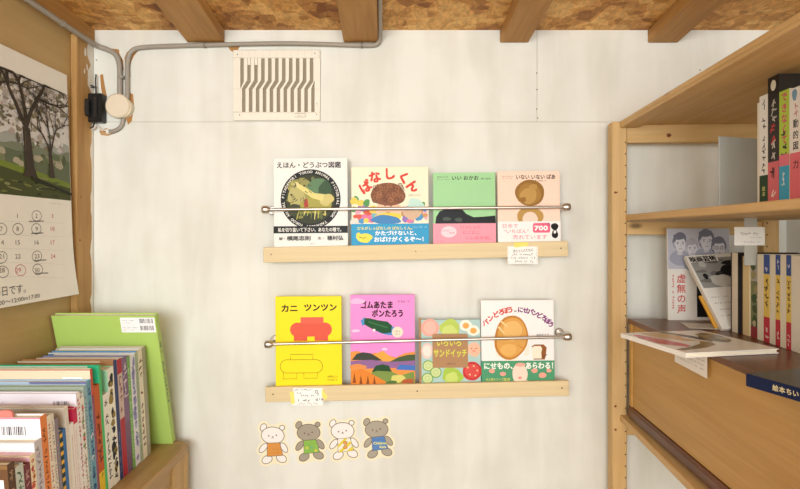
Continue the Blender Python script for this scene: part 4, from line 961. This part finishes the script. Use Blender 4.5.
TOPB = [
 (757.2, 760.2, 103, .13, (236, 232, 224), (232, 228, 218), None, 'thin cream book at the left end of the row on the upper right shelf', 0),
 (760.4, 769.2, 95.5, .145, (240, 240, 238), (238, 238, 236), sp_mix(sp_text((70, 70, 80), 40, .04, .7, .42), band_(.72, 1, (38, 70, 44)), vt('絵本', .5, .84, .36, (196, 200, 120))), 'white spined book with a dark green foot on the upper right shelf', -.002),
 (769.4, 780.6, 76.5, .15, (54, 50, 46), (50, 44, 42), sp_mix(lambda a, T, H: a.ell(T*.5, H*.07, T*.24, T*.3, (230, 226, 210)), sp_text((190, 186, 176), 41, .17, .35, .5), sp_text((190, 60, 56), 42, .37, .47, .6), sp_text((206, 200, 190), 43, .5, .64, .55), band_(.66, 1, (214, 110, 120)), sp_text((70, 44, 44), 44, .72, .8, .6), lambda a, T, H: a.vscrib(T*.5, H*.88, H*.94, T*.45, (246, 236, 230), 5)), 'tall black book with a pink band at its foot on the upper right shelf', -.003),
 (780.8, 791.2, 90.5, .148, (230, 232, 220), (180, 208, 74), sp_mix(vt('できなくて', .5, .06, .6, (206, 74, 110), .66, .03), sp_text((60, 70, 60), 45, .36, .54, .6), band_(.56, .68, (226, 120, 140)), band_(.66, 1, (64, 166, 206)), lambda a, T, H: a.vscrib(T*.45, H*.72, H*.84, T*.3, (240, 244, 246), 9)), 'lime green spined book with a blue foot on the upper right shelf', -.003),
 (791.6, 803.5, 87.5, .145, (238, 232, 228), (236, 232, 228), sp_mix(lambda a, T, H: a.blob(T*.4, H*.06, T*.2, T*.35, (120, 160, 190), 3), sp_text((206, 150, 150), 47, .14, .26, .4), vt('動的図鑑', .5, .31, .5, (40, 40, 44), .62, .02), band_(.56, 1, (224, 112, 124)), vt('力', .5, .66, .5, (60, 40, 40))), 'white spined book with a pink foot, rightmost on the upper right shelf', -.003),
]
spine_books(TOPB, LXB, Z2, 'books on the upper right shelf')

# wooden cabinet standing on the lower shelf board
CO = Vector(SW(.034, -.022, 0)); CT_ = math.radians(-2.5); cC, sC = math.cos(CT_), math.sin(CT_)
ZT = ZC-.233; ZB = Z3+.0004
cab = thing('wooden_cabinet', 'brown wooden cabinet with a dark top and plain front on the lower right shelf board', 'cabinet', (CO.x, CO.y, ZB), (0, 0, CT_))
HCAB = ZT-ZB; LC = .80; DC = .39
mb = MB(); mb.rbox(0, DC, -LC, 0, HCAB-.012, HCAB, CABD, .002); mb.build('top_panel', cab)
mb = MB(); mb.rbox(.006, .018, -LC+.02, -.024, .034, HCAB-.0125, CABF, .0015); mb.build('front_panel', cab)
mb = MB(); mb.rbox(.002, .02, -.0235, -.006, .034, HCAB-.0125, CABF, .002); mb.build('stile', cab)
mb = MB(); mb.rbox(.004, DC, -.0055, -.0002, .0, HCAB-.0125, CABD, .001); mb.build('end_panel', cab)
mb = MB(); mb.rbox(.004, DC, -LC, -LC+.0195, .0, HCAB-.0125, CABD, .001); mb.build('end_panel', cab)
mb = MB(); mb.rbox(-.003, .022, -LC+.02, -.006, .004, .0335, CABD, .006); mb.build('bottom_moulding', cab)
mb = MB(); mb.rbox(DC-.01, DC-.001, -LC+.02, -.006, .0, HCAB-.0125, CABD, .001); mb.build('back_panel', cab)
ZT = ZT+.0006
def cab_pt(px, py, z=None):            # photo pixel -> point on the cabinet top
    z = ZT if z is None else z; Y = (ZC-z)*F/(py-CY); return Vector(((px-CX)*Y/F, Y, z))
# standing leaflet with four portraits
Y = 1.477; s = F/Y
def leaf(a):
    a.rect(668.5, 228.6, 730, 269, (186, 186, 196)); a.rect(668.5, 269, 730, 330, (226, 222, 214))
    for x, y, rx, ry, sd in ((680.5, 243, 6.6, 9, 1), (692.5, 248, 6, 8, 2), (707, 240.5, 7.4, 10, 3), (719.5, 247, 7, 9, 4)):
        dk = (116, 116, 130) if sd != 2 else (170, 168, 176)
        a.blob(x, y+15, rx*1.5, 8, (158, 160, 176), sd, .05); a.rect(x-2.6, y+5, x+2.6, y+12, (196, 194, 200))
        a.blob(x, y-1.6, rx*1.08, ry*1.02, dk, sd+4, .06); a.ell(x+.6, y+1.4, rx*.82, ry*.84, (208, 206, 212)); a.blob(x-.6, y-ry*.72, rx*.9, ry*.36, dk, sd+9, .08)
        a.ell(x-rx*.8, y+1, 1, 2, (190, 188, 196))
        for k in (-1, 1): a.line([(x+.6+k*rx*.4-1.2, y-.6), (x+.6+k*rx*.4+1.2, y-.8)], .6, (110, 108, 118)); a.ell(x+.6+k*rx*.4, y+.9, .8, .5, (96, 94, 106), n=10)
        a.line([(x+.8, y+1), (x+1.5, y+3.6), (x+.4, y+4)], .4, (150, 148, 158)); a.line([(x-1.2, y+6), (x+2.6, y+5.9)], .6, (150, 120, 128))
        if sd == 4:
            for k in (-1, 1): a.ring(x+.6+k*2.9, y+.8, 2.2, 1.6, .5, (96, 94, 106), 0, 14)
    a.vert('虚無の声', 681.5, 278.5, 9.4, (196, 60, 56), step=10.2, bold=.01)
    a.vscrib(673.4, 275, 309, 2.6, (206, 90, 84), 6)
    a.poly([(697, 286), (730, 286), (730, 317), (697, 317)], (34, 32, 34)); a.line([(697, 290), (714, 318)], 1, (70, 64, 60))
pyb = CY+(ZC-ZT)*s
x0 = (668-CX)/s
book('leaflet', 'grey leaflet with four pencil portraits and red lettering standing on the cabinet', 'leaflet', (x0, Y, ZT), (-.02, 0, 0), (730.4-668)/s, (pyb-228.4)/s, .006, (228, 224, 216), (216, 212, 204), 'L', False, front=leaf, px=(668, pyb, s))
# magazine leaning back against it
bx0 = .766; by, ty = 1.312, 1.462; mz = .168; ln = math.atan2(ty-by, mz); mh = math.hypot(ty-by, mz); mw = .165
def maga(a):
    w_, h_ = mw*1000, mh*1000
    a.rect(6, 12, w_, h_*.47, (150, 150, 146)); R = random.Random(3)
    for i in range(30): a.blob(R.uniform(20, w_-10), R.uniform(20, h_*.45), R.uniform(5, 22), R.uniform(4, 12), R.choice([(60, 60, 60), (96, 96, 94), (40, 40, 42), (186, 184, 178), (120, 118, 114)]), i)
    a.blob(w_*.62, h_*.25, 30, 22, (34, 34, 36), 44); a.blob(w_*.36, h_*.38, 24, 20, (200, 198, 192), 45)
    a.rect(6, 3, 80, 24, (232, 228, 220)); a.text('映画芸術', 42, 14, 19, (28, 26, 26), w=68, bold=.05)
    for k in range(6): a.scrib(w_*.5, h_*(.55+.065*k), w_*.96, 5, (150, 70, 66) if k < 2 else (110, 106, 104), 3+k)
    for k in range(4): a.scrib(12, h_*(.6+.08*k), w_*.42, 5, (130, 126, 122), 13+k)
book('magazine', 'magazine with a grey photo cover leaning back against the portrait leaflet', 'magazine', (bx0, by, ZT+.004), (-ln, -.07, 0), mw, mh, .011, (232, 228, 220), (226, 220, 208), 'L', False, front=maga, px=(0, mh*1000, 1000.0))
# thin orange booklet under the magazine
d = .0175
book('booklet', 'thin orange-edged booklet lying beneath the leaning magazine', 'booklet', (bx0-.006, by+.0185, ZT+.0036), (-ln, -.07, 0), mw-.02, mh*.42, .005, (222, 168, 70), (222, 160, 56), 'L', False)
# loose sheet
p = cab_pt(673, 320.6); q = cab_pt(716, 331)
o = thing('paper_sheet', 'loose white paper sheet lying flat in front of the portrait leaflet', 'paper', (.715, 1.385, ZT), (0, 0, -.25)); mb = MB(); mb.rbox(0, .15, -.04, .045, 0, .0008, mat((224, 220, 212), .5), .0002); mb.build('sheet', o)

# row of paperbacks behind, spines to the left
def series(seed):
    def f(a, T, H):
        a.rect(T*.52, 0, T, H*.22, (58, 84, 150)); a.rect(T*.52, H*.22, T, H*.71, (226, 196, 96)); a.rect(T*.52, H*.71, T, H, (192, 58, 70))
        a.vscrib(T*.76, H*.27, H*.6, T*.34, (84, 66, 40), seed); a.vscrib(T*.76, H*.05, H*.14, T*.3, (206, 210, 226), seed+2); a.vscrib(T*.76, H*.84, H*.94, T*.26, (240, 220, 214), seed+3)
    return f
CRM2 = (228, 220, 200)
LXR = .214
def low_row(defs):
    for (pa, pb, top, w, cov, spn, sart, lab, dx) in defs:
        lx = LXR+dx; la, lb = ly_at(pa, LXR), ly_at(pb, LXR); t = la-lb-.0011
        zt = ZC-(top-CY)*SW(lx, (la+lb)/2, 0)[1]/F
        book('book', lab, 'book', SW(lx, lb, ZT), (0, 0, TH), w, zt-ZT, t, cov, spn, 'L', t > .03, spine_art=sart, group='paperbacks standing on the wooden cabinet')
low_row([
 (732.4, 739.6, 252.6, .15, (44, 40, 40), (226, 216, 196), lambda a, T, H: a.rect(0, 0, T*.16, H, (44, 40, 40)), 'cream book with black covers at the left end of the row on the cabinet', -.004),
 (739.9, 748.4, 256.5, .12, (222, 206, 168), (222, 200, 152), lambda a, T, H: a.rect(0, 0, T*.22, H, (64, 58, 54)), 'yellowish plain book second in the row on the cabinet', .002),
 (748.8, 756.6, 257, .12, (206, 206, 200), (172, 172, 168), sp_mix(band_(.3, .86, (120, 128, 92)), pics([(70, 90, 60), (156, 150, 110), (190, 180, 150)], 12, 14), band_(.86, 1, (150, 60, 66))), 'grey booklet with a green photo on its spine in the row on the cabinet', .004),
 (757, 769.8, 254.4, .125, CRM2, CRM2, series(60), 'left one of three matching cream paperbacks with blue, yellow and red spine stripes', 0),
 (770.1, 780.4, 254.6, .125, CRM2, CRM2, series(64), 'middle one of three matching cream paperbacks with blue, yellow and red spine stripes', 0),
 (780.7, 791.2, 254.9, .125, CRM2, CRM2, series(68), 'right one of three matching cream paperbacks with blue, yellow and red spine stripes', 0),
 (791.6, 806, 256, .125, (150, 150, 130), (226, 220, 204), None, 'plain cream book at the right end of the row on the cabinet', 0),
])
# note card hanging from the upper shelf on a clear strip
o = thing('note_card', 'white handwritten note card hanging on a clear strip above the paperbacks on the cabinet', 'card', SW(.245, -.30, Z2-.0165))
yk = o.location.y; s = F/yk; ox = o.location.x*s+CX
mb = MB(); mb.rbox((744-ox)/s, (757-ox)/s, -.0012, -.0002, -.105, -.0006, mat((178, 176, 166), .15, .5), .0002); mb.build('hanging_strip', o)
mb = MB(); zt_ = o.location.z
zz = lambda py: (ZC-(py-CY)/s)-zt_
mb.rbox((733.8-ox)/s, (764.2-ox)/s, -.0024, -.0016, zz(245.4), zz(227), mat((240, 238, 232), .7), .0002)
a = Art(mb, lambda u, v, off: ((u-ox)/s, -.0025-off, zz(v))); a.scrib(740, 233.6, 757, 3, (130, 126, 130), 4, .9); a.scrib(738, 242, 760, 1.6, (150, 146, 150), 6); a.scrib(750, 237.6, 761, 1.4, (176, 172, 174), 8)
mb.build('paper', o)
# flat picture book overhanging the cabinet front
def flat(a):
    a.poly([(4, 62), (14, 22), (26, 26), (52, 100), (58, 150), (42, 160), (6, 120)], (206, 76, 64))
    a.poly([(36, 12), (70, 4), (112, 6), (122, 34), (98, 72), (104, 112), (76, 104), (44, 64)], (214, 176, 104))
    a.poly([(2, 176), (50, 158), (88, 138), (108, 112), (122, 126), (114, 150), (76, 172), (10, 188)], (134, 112, 56))
    a.blob(164, 84, 28, 50, (120, 108, 82), 5, .1, rot=16); a.poly([(88, 2), (104, 4), (132, 60), (140, 112), (128, 124), (116, 92), (104, 44)], (70, 64, 46)); a.blob(158, 58, 10, 18, (164, 152, 120), 8); a.blob(174, 98, 10, 16, (186, 172, 140), 9); a.blob(166, 78, 6, 10, (70, 62, 48), 7); a.blob(152, 110, 8, 12, (84, 76, 58), 17)
Apt, Bpt, Cpt = cab_pt(621, 331, ZT+.0095), cab_pt(686, 353, ZT+.0095), cab_pt(779, 345, ZT+.0095)
def lying(name, label, corner, ang, w, h, t, cov, spn, art, sart=None, px=None):
    """cover up; corner = near end of its left edge, ang = direction of the near edge"""
    o = book(name, label, 'book', (corner.x, corner.y, ZT+t), (-PI/2, 0, ang), w, h, t, cov, spn, 'L', True, front=art, spine_art=sart, px=(0, h*1000, 1000.0))
    return o
ang = math.radians(11)
GL[:] = [.25, .3]     # varnished covers of the two books lying flat
flat_book = lying('picture_book', 'white picture book with red and brown artwork lying flat over the cabinet edge', Bpt, ang, .2035, .208, .0095, (244, 242, 238), (240, 238, 232), flat)
def bluec(a):
    a.rect(4, 4, 196, 246, (38, 46, 66)); R = random.Random(4)
    for i in range(22): a.blob(R.uniform(70, 190), R.uniform(60, 200), R.uniform(6, 26), R.uniform(5, 18), R.choice([(60, 76, 96), (96, 116, 134), (46, 60, 84), (30, 36, 52), (130, 150, 160)]), i)
    for i in range(8): a.line([(90+i*8, 130+i*5), (120+i*9, 100+i*9)], [3, .6], (196, 206, 206))
def blues(a, T, H):
    for i, ch in enumerate('絵本ちいさい'): a.text(ch, T*.5, H*(.19+.04*i), T*.5, (222, 208, 160), bold=.02, rot=90)
A_ = cab_pt(746, 373.4, ZT+.019); an = math.radians(17)
# near end of the spine edge
Bp = A_+Vector((math.sin(an), -math.cos(an), 0))*.25
lying('picture_book', 'dark blue picture book lying flat at the right edge of the cabinet top', Bp, an, .2, .25, .019, (30, 38, 62), (26, 36, 70), bluec, blues)
GL[:] = [.34, .09]
# paper tag under the flat book
pX = CO.x; k = cC*1.0
def cab_front(px):                      # point on the cabinet front plane seen at photo column px
    kk = (px-CX)/F; lx = -.0012; ly = (CO.x+cC*lx-kk*(CO.y+sC*lx))/(kk*cC+sC); return ly, CO.y+sC*lx+cC*ly
l0, Y0 = cab_front(674.4); l1, Y1 = cab_front(706.6)
o = thing('paper_tag', 'small white paper tag stuck on the cabinet front under the flat white book', 'paper tag', (CO.x, CO.y, ZB), (0, 0, CT_))
zb0 = ZC-(361.6-CY)*Y0/F-ZB; zb1 = ZC-(378.6-CY)*Y1/F-ZB; zt0 = HCAB-.0005
mb = MB(); vs = [(-.0006, l0, zb0), (-.0006, l1, zb1), (-.0006, l1, zt0), (-.0006, l0, zt0)]; vs += [(x+.0005, y, z) for x, y, z in vs]
mb.add(vs, [(3, 2, 1, 0), (4, 5, 6, 7), (0, 1, 5, 4), (1, 2, 6, 5), (2, 3, 7, 6), (3, 0, 4, 7)], mat((242, 236, 230), .7))
a = Art(mb, lambda u, v, off: (-.0007-off, l0-u, zt0-v)); Lw = l0-l1
for kq in range(4): a.scrib(.012, .012+kq*.0085, Lw-.01, .004, (190, 110, 100) if kq == 0 else (150, 140, 140), 3+kq)
mb.build('paper', o)

# ================================================================== light and camera
w = bpy.data.worlds.new('world'); scn.world = w; w.use_nodes = True
bg = w.node_tree.nodes['Background']; bg.inputs['Color'].default_value = (.93, .98, 1.0, 1); bg.inputs['Strength'].default_value = 1.3
def area(name, loc, target, sx, sy, power, col):
    l = bpy.data.lights.new(name, 'AREA'); l.shape = 'RECTANGLE'; l.size = sx; l.size_y = sy; l.energy = power; l.color = col
    o = bpy.data.objects.new(name, l); COL.objects.link(o); o.location = loc
    o.rotation_euler = (Vector(target)-Vector(loc)).to_track_quat('-Z', 'Y').to_euler(); return o
area('window_daylight', (-.15, -2.3, 1.45), (-.1, 1.6, 1.25), 1.9, 1.0, 90, (.95, .988, .992))
area('side_fill_light', (XL+.02, -.9, 1.6), (.8, 1.1, 1.2), .9, .6, 28, (.95, .988, .992))  # unseen fill lamp added at the left wall to brighten the right shelf
cam = bpy.data.cameras.new('camera'); co = bpy.data.objects.new('camera', cam); COL.objects.link(co)
co.location = (0, 0, ZC); co.rotation_euler = (PI/2, 0, 0)
cam.sensor_width = 36; cam.lens = 36*F/800; cam.shift_y = -(244.5-CY)/800; cam.clip_start = .02
scn.camera = co
vs_ = scn.view_settings; vs_.view_transform = 'Standard'; vs_.look = 'None'; vs_.gamma = 1; vs_.use_curve_mapping = False; vs_.exposure = -.06
